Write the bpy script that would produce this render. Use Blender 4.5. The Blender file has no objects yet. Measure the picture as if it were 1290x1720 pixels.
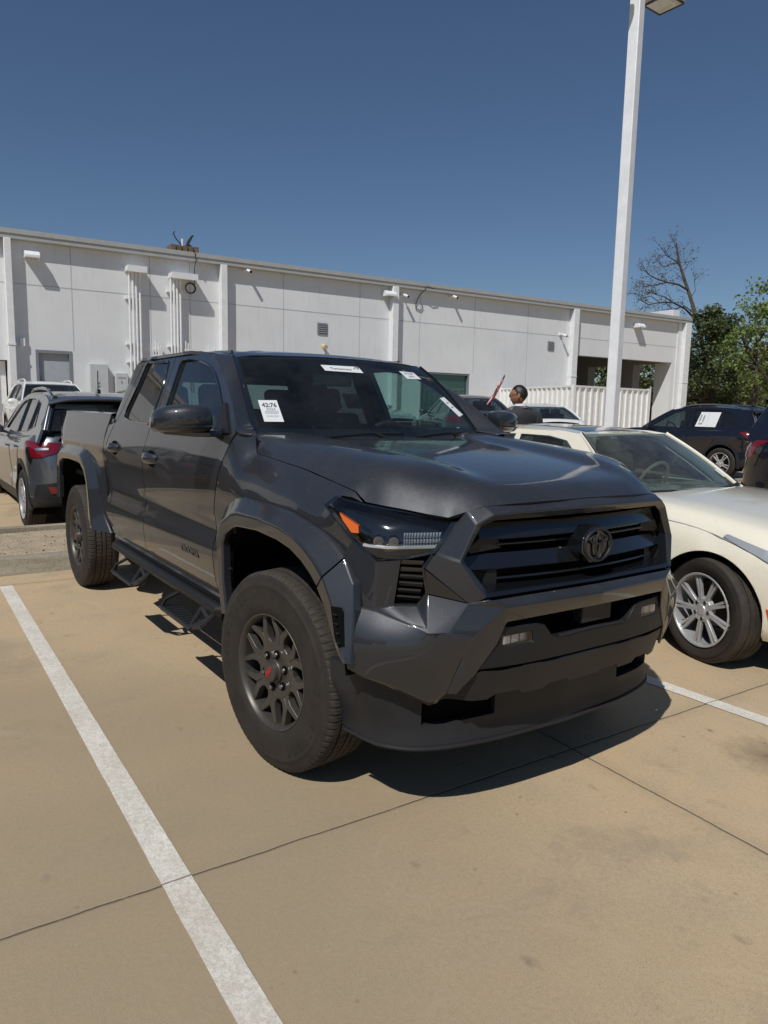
import bpy, bmesh, math, random
from mathutils import Vector, Matrix, geometry
from mathutils import noise as mnoise
R = math.radians
PI = math.pi
random.seed(7)
SC = bpy.context.scene
COL = SC.collection

# ------------------------------------------------------------------ camera
cam_d = bpy.data.cameras.new('camera')
cam = bpy.data.objects.new('camera', cam_d)
COL.objects.link(cam)
SC.camera = cam
cam_d.sensor_fit = 'HORIZONTAL'
cam_d.sensor_width = 36.0
cam_d.lens = 36.0 * 1225.35 / 1290.0
cam_d.clip_start = 0.05
cam_d.clip_end = 3000
yaw, pitch, roll = 2.538742790, -0.140311318, 0.020486279
fw = Vector((math.cos(pitch)*math.cos(yaw), math.cos(pitch)*math.sin(yaw), math.sin(pitch)))
r0 = Vector((math.sin(yaw), -math.cos(yaw), 0))
u0 = r0.cross(fw)
rt = math.cos(roll)*r0 + math.sin(roll)*u0
up = -math.sin(roll)*r0 + math.cos(roll)*u0
M = Matrix(((rt.x, up.x, -fw.x, 2.6931), (rt.y, up.y, -fw.y, -2.2306), (rt.z, up.z, -fw.z, 1.5489), (0, 0, 0, 1)))
cam.matrix_world = M

# ------------------------------------------------------------------ light
SUNV = Vector((0.42, -0.68, 1.0)).normalized()       # towards the sun
elev = math.asin(SUNV.z)
azim = math.atan2(SUNV.x, SUNV.y)
W = bpy.data.worlds.new('World')
SC.world = W
W.use_nodes = True
nt = W.node_tree
sky = nt.nodes.new('ShaderNodeTexSky')
sky.sky_type = 'NISHITA'
sky.sun_disc = False
sky.sun_elevation = elev
sky.sun_rotation = azim
sky.altitude = 0
sky.air_density = 1.0
sky.dust_density = 0.15
sky.ozone_density = 4.5
bg = nt.nodes['Background']
bg.inputs['Strength'].default_value = 0.068
tint = nt.nodes.new('ShaderNodeMix'); tint.data_type = 'RGBA'; tint.blend_type = 'MULTIPLY'; tint.inputs[0].default_value = 1.0
tint.inputs[7].default_value = (0.96, 1.0, 1.05, 1)
nt.links.new(sky.outputs[0], tint.inputs[6]); nt.links.new(tint.outputs[2], bg.inputs['Color'])
sun_d = bpy.data.lights.new('sun', 'SUN')
sun_d.energy = 4.1
sun_d.angle = R(0.53)
sun_d.color = (1.0, 0.965, 0.91)
sun = bpy.data.objects.new('sun', sun_d)
COL.objects.link(sun)
sun.rotation_euler = SUNV.to_track_quat('Z', 'Y').to_euler()
SC.view_settings.view_transform = 'Standard'
SC.view_settings.look = 'None'
SC.view_settings.exposure = -0.29
SC.view_settings.gamma = 1.0
SC.render.engine = 'CYCLES'
SC.cycles.max_bounces = 10
SC.cycles.transparent_max_bounces = 16
SC.cycles.caustics_reflective = False
SC.cycles.caustics_refractive = False

# ------------------------------------------------------------------ materials
class NB:
    def __init__(s, name):
        s.m = bpy.data.materials.new(name); s.m.use_nodes = True
        s.t = s.m.node_tree; s.p = s.t.nodes['Principled BSDF']; s.out = s.t.nodes['Material Output']
    def n(s, typ, ins=None, **kw):
        nd = s.t.nodes.new('ShaderNode' + typ)
        for k, v in kw.items(): setattr(nd, k, v)
        for k, v in (ins or {}).items(): s.set(nd.inputs[k], v)
        return nd
    def set(s, sock, v):
        if hasattr(v, 'links'): s.t.links.new(v, sock)
        elif isinstance(v, bpy.types.Node): s.t.links.new(v.outputs[0], sock)
        elif isinstance(v, (tuple, list)) and len(v) == 3 and sock.type == 'RGBA': sock.default_value = (*v, 1)
        else: sock.default_value = v
    def P(s, **kw):
        for k, v in kw.items(): s.set(s.p.inputs[k.replace('_', ' ')], v)
    def math(s, op, a, b=0.0, c=0.0, clamp=False):
        nd = s.n('Math', {0: a, 1: b, 2: c}, operation=op); nd.use_clamp = clamp; return nd.outputs[0]
    def coord(s, kind='Object'): return s.n('TexCoord').outputs[kind]
    def noise(s, scale, detail=4, rough=.55, co=None, out=0, dist=0.0):
        return s.n('TexNoise', {'Vector': co or s.coord(), 'Scale': scale, 'Detail': detail, 'Roughness': rough, 'Distortion': dist}).outputs[out]
    def ramp(s, fac, a, b, lo=0.0, hi=1.0):
        nd = s.n('MapRange', {0: fac, 1: a, 2: b, 3: lo, 4: hi}); nd.clamp = True; return nd.outputs[0]
    def mix(s, f, a, b):
        nd = s.n('Mix', data_type='RGBA'); s.set(nd.inputs[0], f); s.set(nd.inputs[6], a); s.set(nd.inputs[7], b); return nd.outputs[2]
    def bump(s, h, strength=.3, dist=.01):
        nd = s.n('Bump', {'Height': h, 'Strength': strength, 'Distance': dist}); s.P(Normal=nd.outputs[0]); return nd

def simple(name, col, rough=.5, metal=0.0, coat=0.0, var=.06, scale=6, bump=0.0, bscale=200, spec=.5):
    b = NB(name)
    f = b.noise(scale, 5)
    c1 = tuple(max(0, c*(1-var)) for c in col); c2 = tuple(min(1, c*(1+var)) for c in col)
    b.P(Base_Color=b.mix(b.ramp(f, .3, .7), c1, c2), Roughness=rough, Metallic=metal)
    b.p.inputs['Specular IOR Level'].default_value = spec
    if coat: b.P(Coat_Weight=coat, Coat_Roughness=.03)
    if bump: b.bump(b.noise(bscale, 3), bump, .002)
    return b.m

def paint(name, col, metal=.5, rough=.35, dust=.25, dustcol=(.30, .28, .25), coat=1.0, crough=.03):
    b = NB(name)
    co = b.coord()
    base = b.mix(b.ramp(b.noise(900, 1, .5, co), .35, .65), tuple(c*.8 for c in col), tuple(c*1.25 for c in col))
    nz = b.n('SeparateXYZ', {0: b.n('NewGeometry').outputs['Normal']}).outputs[2]
    upf = b.ramp(nz, .1, .95)
    spots = b.n('TexVoronoi', {'Vector': co, 'Scale': 150.0}, feature='F1').outputs['Distance']
    rnd = b.noise(37, 3, .6, co)
    sp = b.math('MULTIPLY', b.ramp(spots, .26, .10), b.ramp(rnd, .42, .56))
    film = b.ramp(b.noise(5, 6, .65, co), .25, .85, .25, 1)
    d = b.math('MULTIPLY', b.math('ADD', b.math('MULTIPLY', sp, .9), b.math('MULTIPLY', film, .32)), b.math('MULTIPLY', b.math('ADD', upf, .10), dust), clamp=True)
    b.P(Base_Color=b.mix(d, base, dustcol), Metallic=b.math('MULTIPLY', b.math('SUBTRACT', 1.0, d), metal), Roughness=rough)
    b.P(Coat_Weight=b.math('MULTIPLY', b.math('SUBTRACT', 1.0, b.math('MULTIPLY', d, .8)), coat), Coat_Roughness=b.math('ADD', crough, b.math('MULTIPLY', d, .35)))
    return b.m

def glass(name, tint=(.6, .75, .7), refl=1.0, rough=0.0, dust=0.03):
    b = NB(name)
    tr = b.n('BsdfTransparent', {'Color': tint})
    gl = b.n('BsdfGlossy', {'Color': (refl, refl, refl), 'Roughness': rough})
    lw = b.n('LayerWeight', {'Blend': .5}); fr = b.math('ADD', b.math('MULTIPLY', b.math('POWER', lw.outputs['Facing'], 4.5), .93), .065)
    mx = b.n('MixShader'); b.set(mx.inputs[0], fr); b.set(mx.inputs[1], tr.outputs[0]); b.set(mx.inputs[2], gl.outputs[0])
    df = b.n('BsdfDiffuse', {'Color': (.45, .45, .42)})
    m2 = b.n('MixShader'); b.set(m2.inputs[0], b.ramp(b.noise(4, 6, .7), .35, .8, dust*.3, dust*1.5)); b.set(m2.inputs[1], mx.outputs[0]); b.set(m2.inputs[2], df.outputs[0])
    b.set(b.out.inputs[0], m2.outputs[0])
    return b.m

MAT = {}
MAT['truck'] = paint('truck_paint_grey', (.021, .024, .031), .42, .46, .40)
MAT['cream'] = paint('cream_paint', (.83, .785, .645), .0, .30, .05, (.5, .46, .38))
MAT['grey'] = paint('grey_metallic_paint', (.135, .15, .17), .65, .33, .12)
MAT['white'] = paint('white_paint', (.78, .78, .76), .0, .35, .06, (.5, .47, .42))
MAT['silver'] = paint('silver_paint', (.42, .45, .46), .4, .3, .08)
MAT['dgrey'] = paint('dark_grey_paint', (.07, .08, .09), .5, .33, .15)
MAT['navy'] = paint('navy_black_paint', (.008, .010, .018), .3, .30, .08)
MAT['plastic'] = simple('black_grained_plastic', (.011, .012, .013), .52, bump=.15, bscale=900, spec=.4)
MAT['dplastic'] = simple('dark_grey_plastic', (.021, .022, .025), .50, bump=.12, bscale=700, var=.15, spec=.35)
MAT['gloss'] = simple('gloss_black', (.008, .009, .011), .12, coat=1)
MAT['void'] = simple('deep_black', (.004, .004, .004), .9, spec=.1)
MAT['rubber'] = None
MAT['chrome'] = simple('chrome', (.75, .76, .78), .12, 1.0)
MAT['satin'] = simple('satin_steel', (.45, .45, .46), .35, 1.0)
MAT['rim'] = simple('dark_bronze_alloy', (.088, .082, .072), .42, .5, var=.15, scale=9)
MAT['rim_s'] = simple('silver_alloy', (.50, .50, .52), .32, .7, var=.1)
MAT['rim_m'] = simple('machined_alloy', (.52, .53, .54), .34, .45, var=.2)
MAT['brake'] = simple('brake_iron', (.06, .05, .045), .6, .5)
MAT['lug'] = simple('lug_chrome', (.30, .29, .30), .2, 1)
MAT['amber'] = simple('amber_lens', (.62, .12, .006), .2, coat=1)
MAT['orange'] = simple('orange_marker_lens', (.80, .09, .01), .2, coat=1)
MAT['red'] = simple('red_lens', (.17, .004, .010), .15, coat=1)
MAT['redp'] = simple('red_lettering', (.42, .02, .02), .4)
MAT['paper'] = simple('white_paper', (.72, .74, .74), .7, var=.02)
MAT['ink'] = simple('grey_ink', (.10, .10, .12), .8)
MAT['ink2'] = simple('pale_ink', (.34, .35, .37), .8)
MAT['pale_r'] = simple('pale_reflector', (.55, .57, .60), .25, .4)
MAT['wind'] = glass('windscreen_glass', (.50, .68, .66), .9)
MAT['side'] = glass('side_glass', (.52, .70, .66), .9)
MAT['priv'] = glass('privacy_glass', (.10, .11, .12), .9)
MAT['priv2'] = glass('rear_privacy_glass', (.26, .33, .33), .9)
MAT['lens'] = glass('clear_lens', (.80, .84, .86), 1.0, 0, .01)
MAT['dglass'] = glass('dark_car_glass', (.28, .34, .34), 1.0)
MAT['trim'] = simple('interior_black', (.022, .022, .024), .7, bump=.2, bscale=300)
MAT['seat'] = simple('seat_fabric_grey', (.045, .047, .05), .85, bump=.3, bscale=400)
MAT['seat_t'] = simple('seat_light_grey', (.30, .31, .30), .8, bump=.2, bscale=300)
MAT['tan'] = simple('tan_interior', (.42, .38, .29), .75)
b = NB('tyre_rubber'); co = b.coord()
dirt = b.ramp(b.noise(7, 6, .7, co), .35, .75)
b.P(Base_Color=b.mix(dirt, (.014, .013, .012), (.036, .028, .021)), Roughness=b.ramp(b.noise(30, 4, .6, co), .3, .7, .62, .85))
b.bump(b.noise(260, 3, .6, co), .25, .002)
MAT['rubber'] = b.m
b = NB('tyre_tread_rubber'); co = b.coord()
sx = b.n('SeparateXYZ', {0: co})
ang = b.math('ARCTAN2', sx.outputs[0], sx.outputs[2])
wv = b.math('ADD', b.math('MULTIPLY', ang, 46.0), b.math('MULTIPLY', b.math('SINE', b.math('MULTIPLY', sx.outputs[1], 95.0)), .35))
si = b.ramp(b.math('ABSOLUTE', b.math('SINE', wv)), .0, .16)
b.P(Base_Color=b.mix(b.ramp(b.noise(9, 6, .7, co), .3, .75), (.020, .018, .016), (.066, .053, .038)), Roughness=.8)
b.bump(si, .6, .003)
MAT['tread'] = b.m

# ------------------------------------------------------------------ object helpers
def empty(name, loc, rz, label, cat, group=None, kind=None):
    o = bpy.data.objects.new(name, None); COL.objects.link(o)
    o.location = loc; o.rotation_euler = (0, 0, rz); o.empty_display_size = .2
    tag(o, label, cat, group, kind); return o
def tag(o, label=None, cat=None, group=None, kind=None):
    if label: o['label'] = label
    if cat: o['category'] = cat
    if group: o['group'] = group
    if kind: o['kind'] = kind
    return o
def obj(name, bm, mat, parent=None, sharp=35, label=None, smooth=True):
    me = bpy.data.meshes.new(name); bm.to_mesh(me); bm.free()
    mats = mat if isinstance(mat, (list, tuple)) else [mat]
    for m in mats: me.materials.append(MAT[m] if isinstance(m, str) else m)
    if smooth:
        for p in me.polygons: p.use_smooth = True
        me.set_sharp_from_angle(angle=R(sharp))
    o = bpy.data.objects.new(name, me); COL.objects.link(o)
    if parent is not None: o.parent = parent
    if label: o['label'] = label
    return o
def mirror_y(o, parent=None, yc=0.0):
    """a copy of one part on the other side of its thing (mesh mirrored in y)"""
    bm = bmesh.new(); bm.from_mesh(o.data)
    for v in bm.verts: v.co.y = 2*yc - v.co.y
    bmesh.ops.reverse_faces(bm, faces=bm.faces[:])
    me = bpy.data.meshes.new(o.name.split('.')[0]); bm.to_mesh(me); bm.free()
    for m in o.data.materials: me.materials.append(m)
    me.set_sharp_from_angle(angle=R(35))
    c = bpy.data.objects.new(o.name.split('.')[0], me); COL.objects.link(c)
    c.parent = parent or o.parent
    c.location = (o.location.x, -o.location.y, o.location.z)
    for md in o.modifiers:
        n = c.modifiers.new(md.name, md.type)
        for k in ('levels', 'render_levels', 'width', 'segments', 'limit_method', 'angle_limit', 'thickness', 'offset'):
            if hasattr(md, k):
                try: setattr(n, k, getattr(md, k))
                except Exception: pass
    if 'label' in o: c['label'] = o['label']
    return c
def both(o, kids=()):
    c = mirror_y(o)
    for k in kids: mirror_y(k, c)
    return c
def add_mod(o, typ, **kw):
    m = o.modifiers.new(typ.lower(), typ)
    for k, v in kw.items(): setattr(m, k, v)
    return m
def bevel(o, w=.004, seg=2, ang=30):
    return add_mod(o, 'BEVEL', width=w, segments=seg, limit_method='ANGLE', angle_limit=R(ang))
def box(bm, c, s, rot=None, mi=0):
    r = bmesh.ops.create_cube(bm, size=1)
    m = Matrix.Translation(c) @ (rot.to_4x4() if rot is not None else Matrix.Identity(4)) @ Matrix.Diagonal((s[0], s[1], s[2], 1))
    bmesh.ops.transform(bm, matrix=m, verts=r['verts'])
    for f in {f for v in r['verts'] for f in v.link_faces}: f.material_index = mi
    return r['verts']
def cyl(bm, a, b, r1, r2=None, seg=16, mi=0, caps=True):
    a = Vector(a); b = Vector(b); d = b-a; r2 = r1 if r2 is None else r2
    r = bmesh.ops.create_cone(bm, cap_ends=caps, segments=seg, radius1=r1, radius2=max(r2, 1e-5), depth=d.length)
    q = d.to_track_quat('Z', 'Y')
    bmesh.ops.transform(bm, matrix=Matrix.Translation((a+b)/2) @ q.to_matrix().to_4x4(), verts=r['verts'])
    for f in {f for v in r['verts'] for f in v.link_faces}: f.material_index = mi
    return r['verts']
def tube(bm, pts, r, seg=8, mi=0, closed=False):
    pts = [Vector(p) for p in pts]; n = len(pts); rings = []
    prev = None
    for i, p in enumerate(pts):
        if closed: t = pts[(i+1) % n]-pts[i-1]
        else: t = pts[min(i+1, n-1)]-pts[max(i-1, 0)]
        t.normalize()
        a = (prev - t*prev.dot(t)) if prev is not None else (Vector((0, 0, 1)) if abs(t.z) < .9 else Vector((1, 0, 0)))
        a = (a - t*a.dot(t)).normalized(); bb = t.cross(a); prev = a
        rr = r[i] if isinstance(r, (list, tuple)) else r
        rings.append([bm.verts.new(p + a*math.cos(2*PI*k/seg)*rr + bb*math.sin(2*PI*k/seg)*rr) for k in range(seg)])
    m = n if closed else n-1
    for i in range(m):
        A, B = rings[i], rings[(i+1) % n]
        for k in range(seg):
            f = bm.faces.new((A[k], B[k], B[(k+1) % seg], A[(k+1) % seg])); f.material_index = mi
    if not closed:
        bm.faces.new(rings[0]).material_index = mi; bm.faces.new(rings[-1][::-1]).material_index = mi
def lathe(bm, prof, seg=48, axis='Y', mi=0, closed=False, rfun=None, center=(0, 0, 0), tf=None):
    """prof: list of (axial, radius)"""
    rings = []
    for (a, r) in prof:
        ring = []
        for k in range(seg):
            t = 2*PI*(k if tf is None else tf(k))/seg; rr = r if rfun is None else rfun(a, r, k)
            if axis == 'Y': c = Vector((rr*math.sin(t), a, rr*math.cos(t)))
            elif axis == 'Z': c = Vector((rr*math.cos(t), rr*math.sin(t), a))
            else: c = Vector((a, rr*math.cos(t), rr*math.sin(t)))
            ring.append(bm.verts.new(c + Vector(center)))
        rings.append(ring)
    n = len(rings)
    for i in range(n if closed else n-1):
        A, B = rings[i], rings[(i+1) % n]
        for k in range(seg):
            f = bm.faces.new((A[k], A[(k+1) % seg], B[(k+1) % seg], B[k])); f.material_index = mi
    return rings
def prism(bm, pts, depth_vec, mi=0):
    """extrude the flat polygon pts (3D) along depth_vec"""
    d = Vector(depth_vec); A = [bm.verts.new(Vector(p)) for p in pts]; B = [bm.verts.new(Vector(p)+d) for p in pts]
    n = len(A); fs = [bm.faces.new(A[::-1]), bm.faces.new(B)]
    for i in range(n): fs.append(bm.faces.new((A[i], A[(i+1) % n], B[(i+1) % n], B[i])))
    for f in fs: f.material_index = mi
    bmesh.ops.recalc_face_normals(bm, faces=fs)
    return fs
def interp(tab, x):
    """monotone cubic through tab=[(x,y)...]"""
    n = len(tab)
    if x <= tab[0][0]: return tab[0][1]
    if x >= tab[-1][0]: return tab[-1][1]
    i = 0
    while x > tab[i+1][0]: i += 1
    def sl(j): return (tab[j+1][1]-tab[j][1])/(tab[j+1][0]-tab[j][0])
    def tg(j):
        if j == 0: return sl(0)
        if j == n-1: return sl(n-2)
        a, b = sl(j-1), sl(j)
        return 0 if a*b <= 0 else 2*a*b/(a+b)
    h = tab[i+1][0]-tab[i][0]; t = (x-tab[i][0])/h
    return ((2*t**3-3*t*t+1)*tab[i][1] + (t**3-2*t*t+t)*h*tg(i) + (-2*t**3+3*t*t)*tab[i+1][1] + (t**3-t*t)*h*tg(i+1))
def lin(tab, x):
    if x <= tab[0][0]: return tab[0][1]
    for (a, b), (c, d) in zip(tab, tab[1:]):
        if x <= c: return b+(d-b)*(x-a)/(c-a)
    return tab[-1][1]
def sstep(a, b, x):
    t = min(1, max(0, (x-a)/(b-a))); return t*t*(3-2*t)
def inside(p, poly):
    x, y = p; c = False; j = len(poly)-1
    for i in range(len(poly)):
        xi, yi = poly[i]; xj, yj = poly[j]
        if (yi > y) != (yj > y) and x < (xj-xi)*(y-yi)/(yj-yi)+xi: c = not c
        j = i
    return c
def seg_d(p, a, b):
    ax, ay = a; bx, by = b; dx, dy = bx-ax, by-ay; L = dx*dx+dy*dy
    t = 0 if L == 0 else max(0, min(1, ((p[0]-ax)*dx+(p[1]-ay)*dy)/L))
    return math.hypot(p[0]-ax-t*dx, p[1]-ay-t*dy)
def dens(poly, cell):
    out = []
    for i in range(len(poly)):
        a, b = poly[i], poly[(i+1) % len(poly)]; d = math.hypot(b[0]-a[0], b[1]-a[1]); n = max(1, int(round(d/cell)))
        for k in range(n): out.append((a[0]+(b[0]-a[0])*k/n, a[1]+(b[1]-a[1])*k/n))
    return out
def rnd_poly(poly, r, n=4):
    """round the corners of a 2D polygon"""
    out = []; N = len(poly)
    for i in range(N):
        p = Vector(poly[i]); a = Vector(poly[i-1]); b = Vector(poly[(i+1) % N])
        da, db = (a-p), (b-p); ra = min(r, da.length*.45, db.length*.45)
        A = p+da.normalized()*ra; B = p+db.normalized()*ra
        for k in range(n+1):
            t = k/n; q = A*(1-t)**2+p*2*t*(1-t)+B*t*t; out.append((q.x, q.y))
    return out
def patch_bm(bm, outline, f, cell=.04, holes=(), out=(0, -1, 0), thick=.018, mi=0, vec=None, relax=0):
    """a curved panel: 2D outline triangulated and lifted by f(u,v)->point; flange folded inwards"""
    o2 = dens(outline, cell); hs = [dens(h, cell) for h in holes]
    pts = list(o2); edges = [(i, (i+1) % len(o2)) for i in range(len(o2))]
    for h in hs:
        s = len(pts); pts += h; edges += [(s+i, s+(i+1) % len(h)) for i in range(len(h))]
    us = [p[0] for p in o2]; vs = [p[1] for p in o2]
    nu = int((max(us)-min(us))/cell)+1; nv = int((max(vs)-min(vs))/cell)+1
    loops = [o2]+hs
    for i in range(nu+1):
        for j in range(nv+1):
            p = (min(us)+(i+.5*(j % 2))*cell, min(vs)+j*cell)
            if not inside(p, o2) or any(inside(p, h) for h in hs): continue
            if min(seg_d(p, L[k], L[(k+1) % len(L)]) for L in loops for k in range(len(L))) < cell*.45: continue
            pts.append(p)
    vv, ee, ff, *_ = geometry.delaunay_2d_cdt([Vector(p) for p in pts], edges, [], 0, 1e-6)
    V = [bm.verts.new(Vector(f(v.x, v.y))) for v in vv]; fs = []
    for t in ff:
        c = (sum(vv[i].x for i in t)/3, sum(vv[i].y for i in t)/3)
        if not inside(c, o2) or any(inside(c, h) for h in hs): continue
        try: fs.append(bm.faces.new([V[i] for i in t]))
        except ValueError: pass
    for v in V:
        if not v.link_faces: bm.verts.remove(v)
    if relax:
        vs_ = {v for x in fs for v in x.verts}; bd = {v for x in fs for e in x.edges if len(e.link_faces) == 1 for v in e.verts}
        for _ in range(relax):
            new = {v: sum((e.other_vert(v).co for e in v.link_edges), Vector())/len(v.link_edges) for v in vs_ if v not in bd}
            for v, c in new.items(): v.co = v.co.lerp(c, .6)
    O = Vector(out)
    for x in fs: x.normal_update()
    if sum((x.normal.dot(O)*x.calc_area() for x in fs)) < 0:
        for x in fs: x.normal_flip()
    for x in fs: x.material_index = mi; x.normal_update()
    if thick:
        be = [e for e in {e for x in fs for e in x.edges} if len(e.link_faces) == 1]
        bv = {v for e in be for v in e.verts}; nn = {}
        for v in bv:
            n = Vector(); 
            for x in v.link_faces: n += x.normal
            nn[v] = bm.verts.new(v.co - (n.normalized() if vec is None else Vector(vec).normalized())*thick)
        for e in be:
            a, b2 = e.verts; lf = e.link_faces[0]
            ls = [l for l in lf.loops if l.edge == e][0]
            a, b2 = ls.vert, ls.link_loop_next.vert
            g = bm.faces.new((b2, a, nn[a], nn[b2])); g.material_index = mi
    return fs
def patch(name, outline, f, mat, parent, cell=.04, holes=(), out=(0, -1, 0), thick=.018, sharp=40, relax=0):
    bm = bmesh.new(); patch_bm(bm, outline, f, cell, holes, out, thick, relax=relax)
    return obj(name, bm, mat, parent, sharp)
def grid_bm(bm, rows, mi=0, flip=False):
    V = [[bm.verts.new(Vector(p)) for p in r] for r in rows]
    for i in range(len(V)-1):
        for j in range(len(V[0])-1):
            q = (V[i][j], V[i][j+1], V[i+1][j+1], V[i+1][j])
            try: f = bm.faces.new(q[::-1] if flip else q); f.material_index = mi
            except ValueError: pass
    return V
def facets(vd, faces, sign=-1, bm=None):
    bm = bm or bmesh.new(); V = {k: bm.verts.new((p[0], sign*p[1], p[2])) for k, p in vd.items()}
    for f in faces: bm.faces.new([V[k] for k in f])
    bmesh.ops.recalc_face_normals(bm, faces=bm.faces[:])
    return bm
def orient(bm, out):
    """flip so that faces look along `out` on the whole"""
    O = Vector(out); bm.normal_update()
    if sum(f.normal.dot(O)*f.calc_area() for f in bm.faces) < 0:
        bmesh.ops.reverse_faces(bm, faces=bm.faces[:])
def text(name, body, size, mat, parent, mtx, extrude=.001, align='CENTER', bold=0.0, label=None, sx=1.0):
    cu = bpy.data.curves.new(name, 'FONT'); cu.body = body; cu.size = size; cu.extrude = extrude
    cu.align_x = align; cu.align_y = 'CENTER'; cu.offset = bold; cu.resolution_u = 3
    tmp = bpy.data.objects.new(name, cu); COL.objects.link(tmp)
    dg = bpy.context.evaluated_depsgraph_get()
    me = bpy.data.meshes.new_from_object(tmp.evaluated_get(dg)); bpy.data.objects.remove(tmp)
    me.transform(mtx @ Matrix.Diagonal((sx, 1, 1, 1)))
    me.materials.clear(); me.materials.append(MAT[mat] if isinstance(mat, str) else mat)
    me.name = name
    o = bpy.data.objects.new(name, me); COL.objects.link(o)
    if parent is not None: o.parent = parent
    if label: o['label'] = label
    return o
def frame(o, xdir, ydir):
    """matrix whose local x,y lie along xdir,ydir at origin o"""
    x = Vector(xdir).normalized(); y = Vector(ydir); y = (y-x*y.dot(x)).normalized(); z = x.cross(y)
    return Matrix(((x.x, y.x, z.x, o[0]), (x.y, y.y, z.y, o[1]), (x.z, y.z, z.z, o[2]), (0, 0, 0, 1)))
# ================================================================== the pickup truck
WB = 3.80
TR = empty('pickup_truck', (0, 0, 0), 0, 'dark grey crew cab pickup truck with black grille and dusty wheels in the foreground', 'pickup truck')
YD = [(.46, .82), (.52, .838), (.60, .862), (.70, .884), (.80, .890), (.855, .884), (.895, .870), (.93, .866), (1.02, .880), (1.12, .892), (1.20, .896), (1.27, .893), (1.34, .880), (1.40, .865), (1.405, .863)]
SEAM = [(-.60, 1.435), (-.462, 1.425), (-.44, 1.335), (.05, 1.296), (.28, 1.262), (.40, 1.243), (.46, 1.208), (.60, 1.19)]
def gy(z): return .865-(z-1.40)*.41
def ydoor(x, z):
    y = interp(YD, z) if z < 1.40 else gy(z)
    # the door skin sweeps in a little behind the front arch and has a long hollow along the crease
    return y
def yfend(x, z):
    yd = interp(YD, min(z, 1.22)); zs = lin(SEAM, x)
    if z > 1.22: yd = interp(YD, z) if z < 1.40 else gy(z)
    t = (z-(zs-.17))/.17
    if t > 0:
        t = min(t, 1)*.86
        A = (yd-.80)/(1-math.sqrt(1-.86**2)); yd = yd-A*(1-math.sqrt(max(0, 1-t*t)))*sstep(-.60, -.455, x)
    return yd-.028*sstep(.05, .60, x)
PT = 'truck'
# hood ---------------------------------------------------------------
ZC = [(-.78, 1.408), (-.4, 1.398), (0, 1.372), (.3, 1.345), (.6, 1.308), (.72, 1.286), (.85, 1.262)]
XF = [(0, .845), (.30, .825), (.48, .785), (.55, .757), (.585, .722), (.69, .60), (.78, .46), (.80, .40)]
HB = [(-.44, .797, 1.335), (.05, .797, 1.296), (.28, .790, 1.262), (.40, .782, 1.243), (.455, .772, 1.208), (.52, .745, 1.202), (.60, .69, 1.192), (.66, .645, 1.182), (.712, .590, 1.172), (.746, .556, 1.190), (.782, .48, 1.214), (.806, .40, 1.220), (.825, .30, 1.224), (.838, .15, 1.227), (.842, 0, 1.228)]
def zhood(x, y):
    a = abs(y); z = interp(ZC, x)-.010*(a/.6)**2
    wv = .38+.07*sstep(.7, -.5, x)
    z += .030*sstep(wv, wv+.055, a)*sstep(.80, .45, x)
    z -= .035*sstep(.62, .80, a)*sstep(-.6, -.3, x)+.035*sstep(.45, .62, a)*sstep(.35, .70, x)
    best = 9; zb = 0
    for p, q in zip(HB, HB[1:]):
        dx, dy = q[0]-p[0], q[1]-p[1]; t = max(0, min(1, ((x-p[0])*dx+(a-p[1])*dy)/(dx*dx+dy*dy)))
        d = math.hypot(x-p[0]-t*dx, a-p[1]-t*dy)
        if d < best: best = d; zb = p[2]+(q[2]-p[2])*t
    rad = .080
    if best < rad:
        w = (1-best/rad)**1.9; z = z*(1-w)+zb*w
    return z
hh = [(-.715, 0), (-.712, .35), (-.700, .60), (-.665, .70), (-.55, .75), (-.44, .797), (.05, .797), (.28, .790), (.40, .782), (.455, .772), (.52, .745), (.60, .69), (.66, .645), (.712, .590), (.746, .556), (.782, .48), (.806, .40), (.825, .30), (.838, .15), (.842, 0)]
ho = hh+[(x, -y) for x, y in hh[-2:0:-1]]
patch('hood', ho, lambda x, y: (x, y, zhood(x, y)), PT, TR, cell=.030, out=(0, 0, 1), thick=.02, sharp=48, relax=4)
bm = bmesh.new()
rows = []
for i in range(21):
    y = -.70+1.40*i/20; a = abs(y)
    rows.append([(-.70-.03*(1-(a/.7)**2), y, 1.372-.01*a), (-.62, y, 1.36), (-.58, y, 1.355)])
grid_bm(bm, rows); orient(bm, (0, 0, 1)); 
obj('cowl', bm, 'plastic', TR)
# fender --------------------------------------------------------------
fo = [(-.748, .575), (-.772, .828), (-.766, 1.026), (-.674, 1.211), (-.60, 1.325), (-.546, 1.425), (-.452, 1.418), (-.436, 1.334), (.05, 1.294), (.28, 1.260), (.40, 1.240), (.455, 1.206), (.41, 1.222), (.36, 1.224), (.325, 1.186), (.40, 1.135), (.50, 1.078), (.44, .985), (.385, .955),
      (.38, .955), (.22, 1.035), (-.13, 1.063), (-.375, 1.045), (-.55, .94), (-.56, .57)]
f_ = patch('fender', fo, lambda x, z: (x, -yfend(x, z), z), PT, TR, cell=.030, relax=10); both(f_)
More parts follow.
